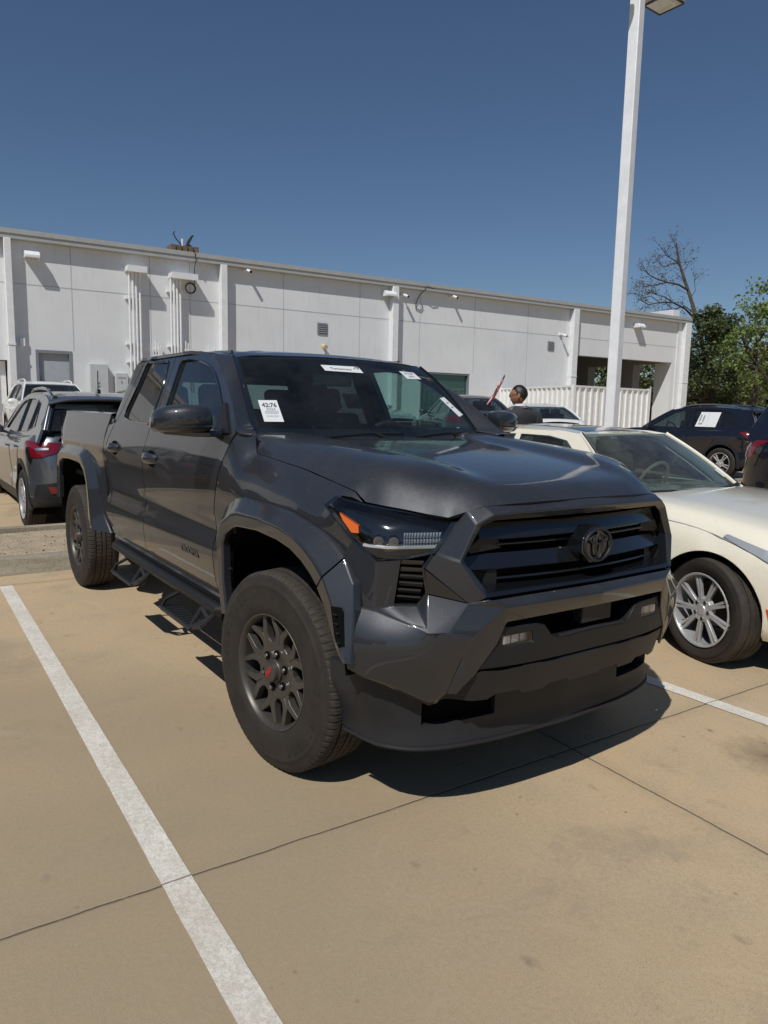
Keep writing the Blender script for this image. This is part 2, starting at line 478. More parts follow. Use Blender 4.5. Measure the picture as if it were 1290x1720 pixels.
# a pillar -------------------------------------------------------------
GE = [(-1.10, .625, 1.815), (-.98, .652, 1.738), (-.86, .676, 1.640), (-.74, .697, 1.530), (-.64, .712, 1.432)]
DL = [(-1.294, .687, 1.836), (-1.109, .712, 1.774), (-.883, .758, 1.660), (-.70, .805, 1.546), (-.552, .850, 1.432)]
bm = bmesh.new(); rows = []
g2 = GE+[(-.61, .718, 1.430), (-.56, .746, 1.424), (-.505, .765, 1.412)]; d2 = DL+[(-.535, .850, 1.430), (-.50, .838, 1.426), (-.470, .812, 1.420)]
for g, d in zip(g2, d2):
    g = Vector(g); d = Vector(d); n = Vector((.45, 1, .35)).normalized(); r = []
    for k in range(7):
        t = k/6; p = d.lerp(g, t)+n*.016*math.sin(PI*t)
        r.append((p.x, -p.y, p.z))
    rows.append(r)
grid_bm(bm, rows); orient(bm, (.3, -1, .2))
a_ = obj('pillar', bm, PT, TR, 60); add_mod(a_, 'SUBSURF', levels=1, render_levels=2); add_mod(a_, 'SOLIDIFY', thickness=.012, offset=-1); both(a_)
# roof -----------------------------------------------------------------
def zroof(x, y):
    a = abs(y); z = lin([(-2.82, 1.868), (-2.4, 1.893), (-1.9, 1.900), (-1.5, 1.892), (-1.2, 1.866), (-1.05, 1.838)], x)
    z -= .022*(a/.62)**2
    if a > .50: z -= .030*((a-.50)/.17)**2
    z -= .012*sstep(.34, .40, a)*sstep(.52, .44, a)*sstep(-1.15, -1.4, x)
    if x < -2.72: z -= .05*((-2.72-x)/.1)**2
    return z
rh = [(-1.035, 0), (-1.045, .30), (-1.075, .55), (-1.10, .628), (-1.20, .658), (-1.32, .680), (-1.60, .687), (-2.30, .687), (-2.58, .684), (-2.68, .680), (-2.75, .668), (-2.80, .63), (-2.82, .55), (-2.825, .3), (-2.825, 0)]
ro = rh+[(x, -y) for x, y in rh[-2:0:-1]]
def froof(x, y):
    a = abs(y); z = zroof(x, y)
    zt = lin([(-2.82, 1.80), (-2.75, 1.815), (-2.68, 1.848), (-2.6, 1.867), (-1.6, 1.868), (-1.32, 1.845), (-1.2, 1.835), (-1.10, 1.818)], x)
    w = sstep(.60, .685, a)
    return (x, y, z*(1-w)+zt*w)
patch('roof', ro, froof, PT, TR, cell=.04, out=(0, 0, 1), thick=.02, sharp=50)
# doors ----------------------------------------------------------------
fd = [(-.757, .588), (-.781, .828), (-.775, 1.026), (-.683, 1.211), (-.61, 1.325), (-.552, 1.425), (-.70, 1.546), (-.883, 1.660), (-1.109, 1.774), (-1.294, 1.836), (-1.45, 1.858), (-1.60, 1.865), (-1.878, 1.866), (-1.835, 1.62), (-1.83, 1.50), (-1.862, 1.36), (-1.925, 1.19), (-1.955, .93), (-1.96, .60)]
fw_h = rnd_poly([(-1.745, 1.818), (-1.60, 1.818), (-1.417, 1.800), (-1.236, 1.765), (-1.101, 1.715), (-1.0, 1.66), (-.83, 1.545), (-.80, 1.50), (-.80, 1.432), (-1.70, 1.432), (-1.70, 1.55)], .03, 3)
o_fd = patch('front_door', fd, lambda x, z: (x, -ydoor(x, z), z), PT, TR, cell=.04, holes=[fw_h], thick=.03)
rd = [(-1.968, .60), (-1.963, .93), (-1.933, 1.19), (-1.870, 1.36), (-1.838, 1.50), (-1.843, 1.62), (-1.886, 1.866), (-2.40, 1.868), (-2.52, 1.862), (-2.58, 1.70), (-2.62, 1.50), (-2.70, 1.38), (-2.80, 1.26), (-2.80, .95), (-2.76, .80), (-2.66, .64), (-2.62, .60)]
rw_h = rnd_poly([(-1.985, 1.820), (-2.455, 1.828), (-2.475, 1.66), (-2.52, 1.50), (-2.50, 1.455), (-2.30, 1.435), (-1.90, 1.428), (-1.90, 1.55), (-1.915, 1.68)], .03, 3)
o_rd = patch('rear_door', rd, lambda x, z: (x, -ydoor(x, z), z), PT, TR, cell=.04, holes=[rw_h], thick=.03)
def off2(poly, d):
    c = Vector((sum(p[0] for p in poly)/len(poly), sum(p[1] for p in poly)/len(poly)))
    return [tuple(Vector(p)+(Vector(p)-c).normalized()*d) for p in poly]
kids_f, kids_r = [], []
for (hole, par, kl, gm) in ((fw_h, o_fd, kids_f, 'side'), (rw_h, o_rd, kids_r, 'priv')):
    g = patch('window', off2(hole, .012), lambda x, z: (x, -gy(z)+.012, z), gm, par, cell=.08, thick=0); kl.append(g)
    bm = bmesh.new(); tube(bm, [(x, -gy(z)-.001, z) for x, z in dens(off2(hole, .004), .03)], .0065, 6, closed=True)
    kl.append(obj('window_seal', bm, 'gloss', par))
def handle(x0, z0, par):
    bm = bmesh.new(); n = 14; rows = []
    yb = -ydoor(x0, z0)
    for i in range(n+1):
        t = i/n; x = x0-.115+.23*t; bulge = .038*math.sin(PI*min(1, max(0, t)))**.55
        h = .026+.008*math.sin(PI*t)
        rows.append([(x, yb-bulge+.014, z0-h), (x, yb-bulge, z0-h*.75), (x, yb-bulge-.006, z0), (x, yb-bulge, z0+h*.75), (x, yb-bulge+.014, z0+h)])
    grid_bm(bm, rows); orient(bm, (0, -1, 0))
    h_ = obj('door_handle', bm, 'truck', par, 60)
    bm = bmesh.new(); prism(bm, [(x0+.02+.085*math.cos(t), yb+.002, z0-.002+.050*math.sin(t)) for t in [2*PI*k/20 for k in range(20)]], (0, -.004, 0)); bm2 = obj('handle_recess', bm, 'void', par)
    return [h_, bm2]
kids_f += handle(-1.76, 1.225, o_fd); kids_r += handle(-2.60, 1.245, o_rd)
both(o_fd, kids_f); both(o_rd, kids_r)
t_ = text('lettering', 'TACOMA', .052, 'gloss', o_fd, frame((-1.115, -.8885, .765), (1, 0, .0), (0, 0, 1)), .004, bold=.001, sx=1.25)
# cab corner -----------------------------------------------------------
cc = [(-2.628, .60), (-2.668, .64), (-2.768, .80), (-2.808, .95), (-2.808, 1.262), (-2.708, 1.386), (-2.628, 1.505), (-2.588, 1.70), (-2.53, 1.862), (-2.60, 1.866), (-2.66, 1.852), (-2.71, 1.815), (-2.735, 1.76), (-2.76, 1.68), (-2.79, 1.553), (-2.835, 1.40), (-2.885, 1.26), (-2.868, .92), (-2.90, .74), (-2.75, .585)]
c_ = patch('cab_corner', cc, lambda x, z: (x, -ydoor(x, z)+(.03*sstep(-2.72, -2.85, x) if z > 1.42 else 0), z), PT, TR, cell=.035)
text('lettering', 'SR5', .034, 'gloss', c_, frame((-2.735, -.8585, 1.425), (1, 0, 0), (0, .3, 1)), .003, bold=.0008)
both(c_)
# rear wall of the cab with window
bm = bmesh.new()
def fback(y, z): return (-2.80-.0*(z)-.06*sstep(1.85, 1.3, z), y, z)
patch_bm(bm, [(-.84, .95), (.84, .95), (.84, 1.40), (.65, 1.84), (-.65, 1.84), (-.84, 1.40)], fback, .08, [[(-.62, 1.53), (.62, 1.53), (.56, 1.72), (-.56, 1.72)]], (-1, 0, 0), .02)
cb = obj('rear_wall', bm, PT, TR)
patch('window', [(-.67, 1.47), (.67, 1.47), (.58, 1.79), (-.58, 1.79)], lambda y, z: (fback(y, z)[0]+.01, y, z), 'priv2', cb, .1, (), (-1, 0, 0), 0)
# windscreen -----------------------------------------------------------
def fws(u, v):   # u -1..1, v 0 base..1 top
    i = v*(len(GE)-1); k = min(int(i), len(GE)-2); t = i-k
    p = Vector(GE[::-1][k]).lerp(Vector(GE[::-1][k+1]), t)
    a = abs(u)
    bow = (1-a**2.2)
    return (p.x+bow*(.085-.03*v)+.004, u*(p.y+.004), p.z+.022*bow*v-.03*bow*(1-v)*0)
bm = bmesh.new()
grid_bm(bm, [[fws(-1+2*j/24, -.16+1.16*i/14) for j in range(25)] for i in range(15)])
orient(bm, (1, 0, .5)); wsx = obj('windscreen', bm, 'wind', TR)
# black frit band round the glass
bm = bmesh.new(); n = 40
def frit(u0_, u1_, v0_, v1_, a, b):
    grid_bm(bm, [[tuple(Vector(fws(u0_+(u1_-u0_)*j/a, v0_+(v1_-v0_)*i/b))+Vector((-.004, 0, -.003))) for j in range(a+1)] for i in range(b+1)])
frit(-1, 1, .955, 1, 24, 2); frit(-1, -.965, 0, .955, 1, 12); frit(.965, 1, 0, .955, 1, 12); frit(-1, 1, -.16, .03, 24, 2); frit(-.13, .13, .80, .955, 6, 3)
orient(bm, (1, 0, .5)); obj('glass_border', bm, 'gloss', wsx)
for s in (-1, 1):
    bm = bmesh.new(); tube(bm, [tuple(Vector(fws(s, k/16))+Vector((.002, s*.004, .003))) for k in range(17)], .008, 6)
    obj('glass_trim', bm, 'gloss', wsx)
# wipers
for (u0_, u1_) in ((-.55, .12), (.2, .86)):
    bm = bmesh.new(); a = Vector(fws(u0_, -.10))+Vector((.03, 0, .01)); b2 = Vector(fws(u1_, -.06))+Vector((.02, 0, .012))
    tube(bm, [a, a.lerp(b2, .5)+Vector((.01, 0, .01)), b2], .008, 6); tube(bm, [Vector(fws(u1_-.1, -.15))+Vector((.05, 0, 0)), a.lerp(b2, .6)+Vector((.012, 0, .012))], .010, 6)
    obj('wiper', bm, 'plastic', TR)
# stickers on the windscreen -------------------------------------------
def wpt(u, v, o=.004):
    return Vector(fws(u, v))+Vector((.7, 0, .7))*o
def sheet(uv, lines, name='price_sheet', label=None):
    """paper quad uv=[bl,br,tr,tl]"""
    q = [Vector(wpt(*p)) for p in uv]
    bm = bmesh.new(); f = bm.faces.new([bm.verts.new(p) for p in q]); bmesh.ops.recalc_face_normals(bm, faces=[f]); orient(bm, (1, 0, .4))
    s = obj(name, bm, 'paper', wsx, label=label)
    bl, br, trr, tl = q; c = (bl+br+trr+tl)/4; xd = (br-bl).normalized(); yd = (tl-bl)
    for (tx, fx, fy, sz, mt, bo, sxx) in lines:
        p = bl+(br-bl)*fx+(tl-bl)*fy
        m = frame(p, xd, yd); m = Matrix.Translation(m.to_3x3() @ Vector((0, 0, .0012))) @ m
        text('lettering', tx, sz, mt, s, m, .0003, bold=bo, sx=sxx)
    return s
sheet([(-.924, .10), (-.785, .10), (-.785, .355), (-.924, .355)], [('TACOMA', .5, .91, .016, 'ink2', .0, .9), ('42:76', .5, .76, .042, 'ink', .0009, .82), ('2024', .52, .57, .024, 'ink2', .0003, 1), ('XXX327', .52, .42, .028, 'ink2', .0003, .72), ('STOCK 0000 SALE', .5, .22, .013, 'ink2', 0, 1)][1:4] + [('IIIIIIIIIIIIIIII', .5, .25, .016, 'ink2', 0, 1)], 'price_sheet', 'white stock sheet with large numbers')
s_ = sheet([(-.255, .745), (.125, .735), (.122, .845), (-.262, .845)], [('Tomorrow', .46, .45, .028, 'ink', .0004, 1.1)], 'dealer_label', 'white label with small dark lettering and a round mark')
bm = bmesh.new(); c = Vector(wpt(.075, .80, .006))
for (r1, a0, a1) in ((.012, .3, 5.2), (.018, -.9, 1.3)):
    tube(bm, [c+Vector((0, math.cos(t)*r1, math.sin(t)*r1*.8))+Vector((-.5, 0, .85))*0 for t in [a0+(a1-a0)*k/10 for k in range(11)]], .0022, 5)
obj('label_mark', bm, 'ink', s_)
sheet([(.60, .70), (.79, .715), (.775, .835), (.585, .83)], [('X71327', .5, .68, .026, 'ink2', .0005, 1), ('IIIIII II', .5, .3, .022, 'ink2', 0, 1)], 'price_sheet', 'small white sheet high on the far side of the glass')
sheet([(.90, .20), (.975, .225), (.90, .46), (.825, .44)], [('IIIIIII', .5, .7, .016, 'ink2', 0, 1), ('IIIIIII', .5, .45, .016, 'ink2', 0, 1)], 'price_sheet', 'narrow white sheet low on the far side of the glass')
# ---------------------------------------------------------------- front end
V = dict(
 S1=(.846, 0, 1.226), S2=(.788, .485, 1.214), S3=(.758, .545, 1.196), S4=(.716, .552, 1.158), S5=(.708, .634, 1.046), S6=(.708, .692, 1.004), S7=(.818, .566, .876), S8=(.872, .52, .898), S9=(.905, 0, .905),
 M1=(.876, 0, 1.200), M2=(.834, .478, 1.190), M3=(.812, .540, 1.156), M4=(.806, .606, 1.030), M5=(.862, .532, .905), MM=(.900, 0, .912),
 N=(.763, .594, 1.088),
 O1=(.860, 0, 1.172), O2=(.812, .462, 1.166), O3=(.798, .512, 1.142), O4=(.790, .580, 1.030), O5=(.852, .515, .920), O6=(.885, 0, .922),
 P1=(.78, 0, 1.160), P2=(.74, .455, 1.154), P3=(.735, .500, 1.135), P4=(.725, .565, 1.03), P5=(.79, .505, .930), P6=(.80, 0, .930))
F = [('S1', 'S2', 'M2', 'M1'), ('S2', 'S3', 'M3', 'M2'), ('S3', 'S4', 'S5', 'M4', 'M3'), ('S5', 'S6', 'S7', 'M4'), ('M4', 'S7', 'M5'),
     ('M1', 'M2', 'O2', 'O1'), ('M2', 'M3', 'O3', 'O2'), ('M3', 'M4', 'O4', 'O3'), ('M4', 'M5', 'O5', 'O4')]
FB = [('O1', 'O2', 'P2', 'P1'), ('O2', 'O3', 'P3', 'P2'), ('O3', 'O4', 'P4', 'P3'), ('O4', 'O5', 'P5', 'P4'), ('O5', 'O6', 'P6', 'P5'), ('M5', 'MM', 'O6', 'O5')]
def fpart(name, V, F, mat, w=.006, seg=2, out=(1, 0, 0), sharp=40, weld=True):
    """front part made of facets on both sides of the centre line"""
    V = {k: v for k, v in V.items() if any(k in f for f in F)}
    bm = facets(V, F, -1); bm = facets(V, F, 1, bm)
    bmesh.ops.remove_doubles(bm, verts=bm.verts[:], dist=.0006)
    bmesh.ops.recalc_face_normals(bm, faces=bm.faces[:]); orient(bm, out)
    o = obj(name, bm, mat, TR, sharp)
    if w: bevel(o, w, seg, 20)
    return o
surr = fpart('grille_surround', V, F, PT, .006, 2, sharp=30)
fpart('grille_bezel', V, FB, 'gloss', .004, 2, sharp=30)
# grille ---------------------------------------------------------------
def xg(y): return .845-.055*(abs(y)/.5)**2
G_ = empty('grille', (0, 0, 0), 0, 'x', 'x'); del G_['label']; del G_['category']; G_.parent = TR
bm = bmesh.new()
patch_bm(bm, [(-.50, .90), (.50, .90), (.60, 1.03), (.52, 1.16), (-.52, 1.16), (-.60, 1.03)], lambda y, z: (xg(y)-.10, y, z), .08, (), (1, 0, 0), .0)
obj('grille_backing', bm, 'void', G_)
def bar(hw, z0, z1, xo, dep, mat='gloss', slope=.0, name='grille_bar'):
    bm = bmesh.new(); rows = []
    for i in range(29):
        y = -hw+2*hw*i/28; x = xg(y)+xo
        rows.append([(x-dep, y, z1-.004), (x-slope-.004, y, z1), (x-slope, y, z1-.005), (x, y, z0+.005), (x-.005, y, z0), (x-dep, y, z0+.002)])
    grid_bm(bm, rows); bm.faces.new([v for v in bm.verts[:6]]); bm.faces.new([v for v in bm.verts[-6:]][::-1])
    orient(bm, (1, 0, 0)); return obj(name, bm, mat, G_, 30)
bar(.500, 1.092, 1.152, -.008, .06, slope=.020)
bar(.560, .985, 1.040, .004, .06, slope=.028)
bar(.42, 1.066, 1.078, -.020, .03); bar(.45, .944, .955, -.004, .03)
bar(.50, .903, .922, .005, .05)
for s in (-1, 1):
    bm = bmesh.new()
    prism(bm, [(xg(.45)-.016, s*.415, 1.098), (xg(.45)-.016, s*.505, 1.10), (xg(.53)-.012, s*.548, 1.06), (xg(.53)-.012, s*.53, 1.046), (xg(.45)-.016, s*.40, 1.058)], (-.05, 0, 0))
    prism(bm, [(xg(.45)-.004, s*.425, .987), (xg(.55)-.006, s*.562, .99), (xg(.50)-.004, s*.505, .925), (xg(.45)+.002, s*.43, .925)], (-.05, 0, 0))
    obj('grille_bracket', bm, 'plastic', G_, 30)
bm = bmesh.new()
for s in (-1, 1):
    box(bm, (xg(.30)-.07, s*.30, .96), (.03, .012, .07)); box(bm, (xg(.3)-.07, s*.38, 1.03), (.03, .02, .20))
for k in range(-8, 9): box(bm, (xg(k*.05)-.085, k*.055, 1.03), (.01, .006, .24))
for k in range(9): box(bm, (xg(0)-.088, 0, .92+k*.028), (.01, .9, .004))
obj('grille_mesh', bm, 'void', G_)
# emblem
ex = xg(0)+.062
bm = bmesh.new(); pts = [(ex-.014, .078*math.sin(t)*1.08, 1.052+.076*math.cos(t)) for t in [PI/8+k*PI/4 for k in range(8)]]
prism(bm, pts, (-.11, 0, 0)); eb = obj('emblem_base', bm, 'gloss', G_, 30); bevel(eb, .008, 3)
def ell(bm, cy, cz, ry, rz, r, n=40, x=ex-.008):
    tube(bm, [(x, cy+ry*math.cos(2*PI*k/n), cz+rz*math.sin(2*PI*k/n)) for k in range(n)], r, 8, closed=True)
bm = bmesh.new(); ell(bm, 0, 1.052, .074, .061, .0062); ell(bm, 0, 1.074, .048, .0165, .0048, x=ex-.006); ell(bm, 0, 1.050, .0190, .047, .0048, x=ex-.003)
obj('emblem', bm, 'dplastic', eb)
# headlamp ---------------------------------------------------------------
H = dict(H1=(.716, .554, 1.156), H2=(.708, .636, 1.046), H3=(.662, .733, 1.026), H4=(.604, .818, 1.018), H5=(.505, .862, 1.078), H6=(.322, .873, 1.186), H7=(.355, .845, 1.222), H8=(.468, .786, 1.203), H9=(.598, .695, 1.186),
  K1=(.722, .600, 1.102), K2=(.684, .705, 1.100), K3=(.640, .790, 1.098), K4=(.545, .850, 1.125), K5=(.38, .876, 1.190), L1=(.718, .580, 1.132), L2=(.645, .695, 1.150), L3=(.585, .780, 1.150), L4=(.48, .828, 1.175), L5=(.37, .866, 1.207))
HF = [('H1', 'L1', 'L2', 'H9'), ('L1', 'K1', 'K2', 'L2'), ('K1', 'H2', 'H3', 'K2'), ('H9', 'L2', 'L3', 'H8'), ('L2', 'K2', 'K3', 'L3'), ('K2', 'H3', 'H4', 'K3'), ('H8', 'L3', 'L4', 'H7'), ('L3', 'K3', 'K4', 'L4'), ('K3', 'H4', 'H5', 'K4'), ('H7', 'L4', 'L5'), ('L4', 'K4', 'K5', 'L5'), ('K4', 'H5', 'H6', 'K5'), ('H7', 'L5', 'K5', 'H6')]
def hsh(v, d):
    return (v[0]-d, v[1]-d*.9, v[2])
bm = facets(H, HF, -1); orient(bm, (1, -.6, .2))
hl = obj('headlight', bm, 'lens', TR, 80); add_mod(hl, 'SUBSURF', levels=1, render_levels=2)
for e in hl.data.edges: pass
bm = facets({k: hsh(v, .055) for k, v in H.items()}, HF, -1); orient(bm, (1, -.6, .2))
hk = [obj('lamp_housing', bm, 'gloss', hl, 50)]
bm = bmesh.new()   # black edge of the housing
loop = ['H1', 'H2', 'H3', 'H4', 'H5', 'H6', 'H7', 'H8', 'H9']
A = [bm.verts.new((H[k][0]-.001, -H[k][1], H[k][2])) for k in loop]; B = [bm.verts.new((hsh(H[k], .06)[0], -hsh(H[k], .06)[1], H[k][2])) for k in loop]
cen = Vector((.58, -.76, 1.12))
C = [bm.verts.new(v.co.lerp(cen, .07)+Vector((.002, -.002, 0))) for v in A]
for i in range(9):
    j = (i+1) % 9; bm.faces.new((A[i], A[j], B[j], B[i])); bm.faces.new((A[i], C[i], C[j], A[j]))
hk.append(obj('lamp_rim', bm, 'gloss', hl, 20))
def hp(t, z, d=.02):  # point inside the lamp: t 0 inner .. 1 outer
    a = [(.714, .612), (.674, .715), (.636, .795), (.555, .850), (.43, .872)]
    i = min(3, int(t*4)); f = t*4-i
    return (a[i][0]+(a[i+1][0]-a[i][0])*f-d, -(a[i][1]+(a[i+1][1]-a[i][1])*f)+d*.8, z)
bm = bmesh.new()     # inner bright reflector, ribbed
for k in range(13):
    for (z0, z1) in ((1.098, 1.115), (1.078, 1.095), (1.058, 1.075)):
        t = .015+k*.026; a = hp(t, z0); b2 = hp(t+.021, z0); c = hp(t+.021, z1, .026); d = hp(t, z1, .026)
        m0 = hp(t+.0105, (z0+z1)/2, .012); mv = bm.verts.new(m0)
        q = [bm.verts.new(p) for p in (a, b2, c, d)]
        for i in range(4): bm.faces.new((q[i], q[(i+1) % 4], mv))
orient(bm, (1, -.6, 0)); hk.append(obj('reflector', bm, 'pale_r', hl, 10))
bm = bmesh.new(); tube(bm, [hp(t, 1.066+(.012 if t > .72 else 0)*(t-.72)*10, .010) for t in [.02+k*.06 for k in range(13)]], .0065, 6)
hk.append(obj('running_light', bm, 'pale_r', hl))
bm = bmesh.new()
for t in (.45, .60):
    p = Vector(hp(t, 1.085, .03)); cyl(bm, p, p+Vector((.02, -.014, 0)), .022, .018, 20)
hk.append(obj('projector_lens', bm, 'lug', hl))
bm = bmesh.new(); prism(bm, [(.525, -.848, 1.135), (.43, -.870, 1.170), (.46, -.874, 1.148), (.51, -.868, 1.110), (.530, -.850, 1.108)], (-.01, .015, 0)); hk.append(obj('turn_signal', bm, 'amber', hl, 20))
both(hl, hk)
# black gloss wedge and side vent ------------------------------------------
for s in (-1, 1):
    bm = bmesh.new(); prism(bm, [(.709, s*.693, 1.000), (.814, s*.567, .878), (.717, s*.680, .906)], (-.02, -s*.01, -.0))
    o_ = obj('gloss_wedge', bm, 'gloss', TR, 20); bevel(o_, .003)
VV = [(.652, .748, 1.022), (.704, .650, 1.040), (.709, .694, 1.000), (.717, .680, .906), (.690, .700, .862), (.632, .760, .857)]
bm = bmesh.new()
q = [bm.verts.new((x-.045, -(y-.03), z)) for x, y, z in VV]; bm.faces.new(q); 
q2 = [bm.verts.new((x, -y, z)) for x, y, z in VV]
for i in range(6): bm.faces.new((q[i], q[(i+1) % 6], q2[(i+1) % 6], q2[i]))
orient(bm, (1, -.8, 0))
for f in bm.faces: f.material_index = 0
sv = obj('side_vent', bm, 'void', TR, 20)
bm = bmesh.new()
for k in range(6):
    z = .885+k*.026; x1, y1 = .632+.02*(k/5), .758-.012*(k/5)
    x2, y2 = (.702, .690) if k < 2 else (.712-.001*k, .690-.001*k)
    prism(bm, [(x1-.012, -(y1-.006), z), (x2-.012, -(y2-.004), z), (x2-.03, -(y2-.03), z), (x1-.04, -(y1-.03), z)], (0, 0, .006))
    prism(bm, [(x1-.012, -(y1-.006), z), (x2-.012, -(y2-.004), z), (x2-.016, -(y2-.008), z-.011), (x1-.016, -(y1-.010), z-.011)], (-.004, .003, 0))
sk = [obj('slat', bm, 'gloss', sv, 20)]
bm = bmesh.new(); tube(bm, [(x, -y, z) for x, y, z in VV[1:]], .006, 6); sk.append(obj('vent_frame', bm, 'gloss', sv))
both(sv, sk)
# bumper skin ------------------------------------------------------------
B = dict(S9=(.908, 0, .903), S8=(.872, .52, .896), S7=(.818, .568, .874), VR=(.719, .681, .904), V2=(.691, .702, .860), V3=(.632, .762, .855), VT=(.652, .750, 1.022), VA=(.700, .722, 1.03),
 D1=(.942, 0, .876), D2=(.893, .462, .868), E1=(.918, 0, .822), E2=(.884, .450, .812),
 G1=(.850, .566, .768), G2=(.822, .596, .685), G3=(.774, .620, .546), I1=(.868, .474, .735), I2=(.838, .548, .622), L1=(.798, .600, .546),
 C0=(.548, .858, .852), C1=(.602, .823, .846), C2=(.712, .757, .812), C3=(.770, .717, .802), C4=(.816, .648, .784), FA=(.500, .905, .850),
 H5=(.505, .862, 1.075), H4=(.604, .820, 1.014), T0=(.442, .880, .985), T1=(.385, .893, .955),
 R0=(.560, .918, .740), R1=(.632, .893, .735), R2=(.695, .850, .735), R3=(.750, .795, .720), R4=(.788, .735, .705), R5=(.808, .668, .690),
 Q0=(.572, .916, .632), Q1=(.618, .870, .602), Q2=(.664, .808, .576), Q3=(.706, .740, .536), Q4=(.740, .676, .500), Q5=(.758, .650, .512))
BF = [('S9', 'S8', 'D2', 'D1'), ('S8', 'S7', 'D2'), ('D1', 'D2', 'E2', 'E1'), ('D2', 'G1', 'I1', 'E2'), ('G1', 'G2', 'I2', 'I1'), ('G2', 'G3', 'L1', 'I2'),
      ('S7', 'C4', 'G1', 'D2'), ('S7', 'VR', 'C3', 'C4'), ('VR', 'V2', 'C3'), ('V2', 'V3', 'C2', 'C3'), ('V3', 'C1', 'C2'),
      ('H4', 'VT', 'V3', 'C1'), ('H5', 'H4', 'C1', 'C0'), ('T0', 'H5', 'C0', 'FA'), ('T1', 'T0', 'FA'),
      ('FA', 'C0', 'R1', 'R0'), ('C0', 'C1', 'R2', 'R1'), ('C1', 'C2', 'R3', 'R2'), ('C2', 'C3', 'R4', 'R3'), ('C3', 'C4', 'R5', 'R4'), ('C4', 'G1', 'G2', 'R5'),
      ('R0', 'R1', 'Q1', 'Q0'), ('R1', 'R2', 'Q2', 'Q1'), ('R2', 'R3', 'Q3', 'Q2'), ('R3', 'R4', 'Q4', 'Q3'), ('R4', 'R5', 'Q5', 'Q4'), ('R5', 'G2', 'G3', 'Q5')]
LOWF = [f for f in BF if any(k[0] in 'RQ' for k in f)]
UPF = [f for f in BF if f not in LOWF]
for s in (-1, 1):
    bm = facets({k: v for k, v in B.items() if any(k in f for f in UPF)}, UPF, s); orient(bm, (1, s*.5, 0.3))
    o_ = obj('front_bumper', bm, PT, TR, 20); bevel(o_, .007, 3, 9); add_mod(o_, 'SOLIDIFY', thickness=.010, offset=-1); add_mod(o_, 'WEIGHTED_NORMAL', keep_sharp=False)
    bm = facets({k: v for k, v in B.items() if any(k in f for f in LOWF)}, LOWF, s); orient(bm, (1, s*.5, 0))
    cl = bm.edges.layers.float.new('crease_edge'); vcl = bm.verts.layers.float.new('crease_vert')
    for e in bm.edges:
        if len(e.link_faces) == 1:
            e[cl] = 1
            for v in e.verts: v[vcl] = 1
    o_ = obj('front_bumper', bm, PT, TR, 60); add_mod(o_, 'SUBSURF', levels=1, render_levels=3); add_mod(o_, 'SOLIDIFY', thickness=.010, offset=-1)
# lower grille opening and black bumper panel --------------------------------
def xp(y): return .912-.075*(abs(y)/.58)**3
bm = bmesh.new(); box(bm, (.78, 0, .80), (.02, 1.15, .36)); obj('bumper_backing', bm, 'void', TR)
po = [(-.0, .724), (-.19, .718), (-.225, .732), (-.262, .776), (-.30, .786), (-.455, .790), (-.475, .79), (-.492, .765), (-.535, .68), (-.558, .636), (-.30, .640), (0, .642)]
po = po+[(-y, z) for y, z in po[-2:0:-1]]
fogh = [[(s*.312, .716), (s*.445, .712), (s*.448, .756), (s*.318, .760)] for s in (-1, 1)]
def fpan(y, z): return (xp(y)-.012-(.02*sstep(.70, .64, z)*0)+.0-.10*max(0, .70-z)*.25, y, z)
pp = patch('bumper_panel', po, fpan, 'plastic', TR, cell=.035, holes=fogh, out=(1, 0, 0), thick=.05); bevel(pp, .004, 2, 40)
bm = bmesh.new()
for s in (-1, 1): tube(bm, [(xp(y)-.016, s*y, z) for y, z in ((0, .7275), (.188, .7215))], .007, 6)
obj('panel_lip', bm, 'dplastic', pp)
for s in (-1, 1):
    bm = bmesh.new(); box(bm, (xp(.38)-.045, s*.38, .735), (.01, .15, .06)); fl = obj('fog_lamp', bm, 'gloss', TR)
    bm = bmesh.new()
    for k in range(3):
        y0 = s*(.320+k*.042); box(bm, (xp(.38)-.034, y0+s*.019, .736), (.012, .037, .034))
    o_ = obj('lamp_lens', bm, 'rim_s', fl); bevel(o_, .003)
    bm = bmesh.new(); patch_bm(bm, off2([(s*.314, .718), (s*.443, .714), (s*.446, .754), (s*.320, .758)], .001), lambda y, z: (xp(y)-.018, y, z), .05, (), (1, 0, 0), 0); obj('lamp_cover', bm, 'lens', fl)
bm = bmesh.new(); box(bm, (.865, .03, .80), (.05, .17, .11)); o_ = obj('sensor_block', bm, 'dplastic', TR); bevel(o_, .006)
# skirt below the seam
def fsk(y, z): return (xp(y)-.010-.32*max(0, .632-z)-.05*sstep(.52, .60, abs(y)), y, z)
so = [(0, .632), (-.30, .630), (-.565, .626), (-.64, .535), (-.655, .505), (-.56, .508), (-.47, .508), (-.44, .528), (-.34, .530), (-.32, .512), (-.22, .512), (-.20, .530), (-.10, .530), (-.09, .518), (0, .518)]
so = so+[(-y, z) for y, z in so[-2:0:-1]]
o_ = patch('bumper_skirt', so, fsk, 'dplastic', TR, cell=.03, out=(1, 0, 0), thick=.03); bevel(o_, .003, 2, 40)
bm = bmesh.new()
for s in (-1, 1):
    grid_bm(bm, [[(.868, s*.472, .735), (.797, s*.600, .546)], [(.864, s*.455, .735), (.792, s*.585, .546)], [(.84, s*.45, .735), (.78, s*.58, .546)]])
orient(bm, (1, 0, 0)); obj('panel_edge', bm, 'plastic', TR)
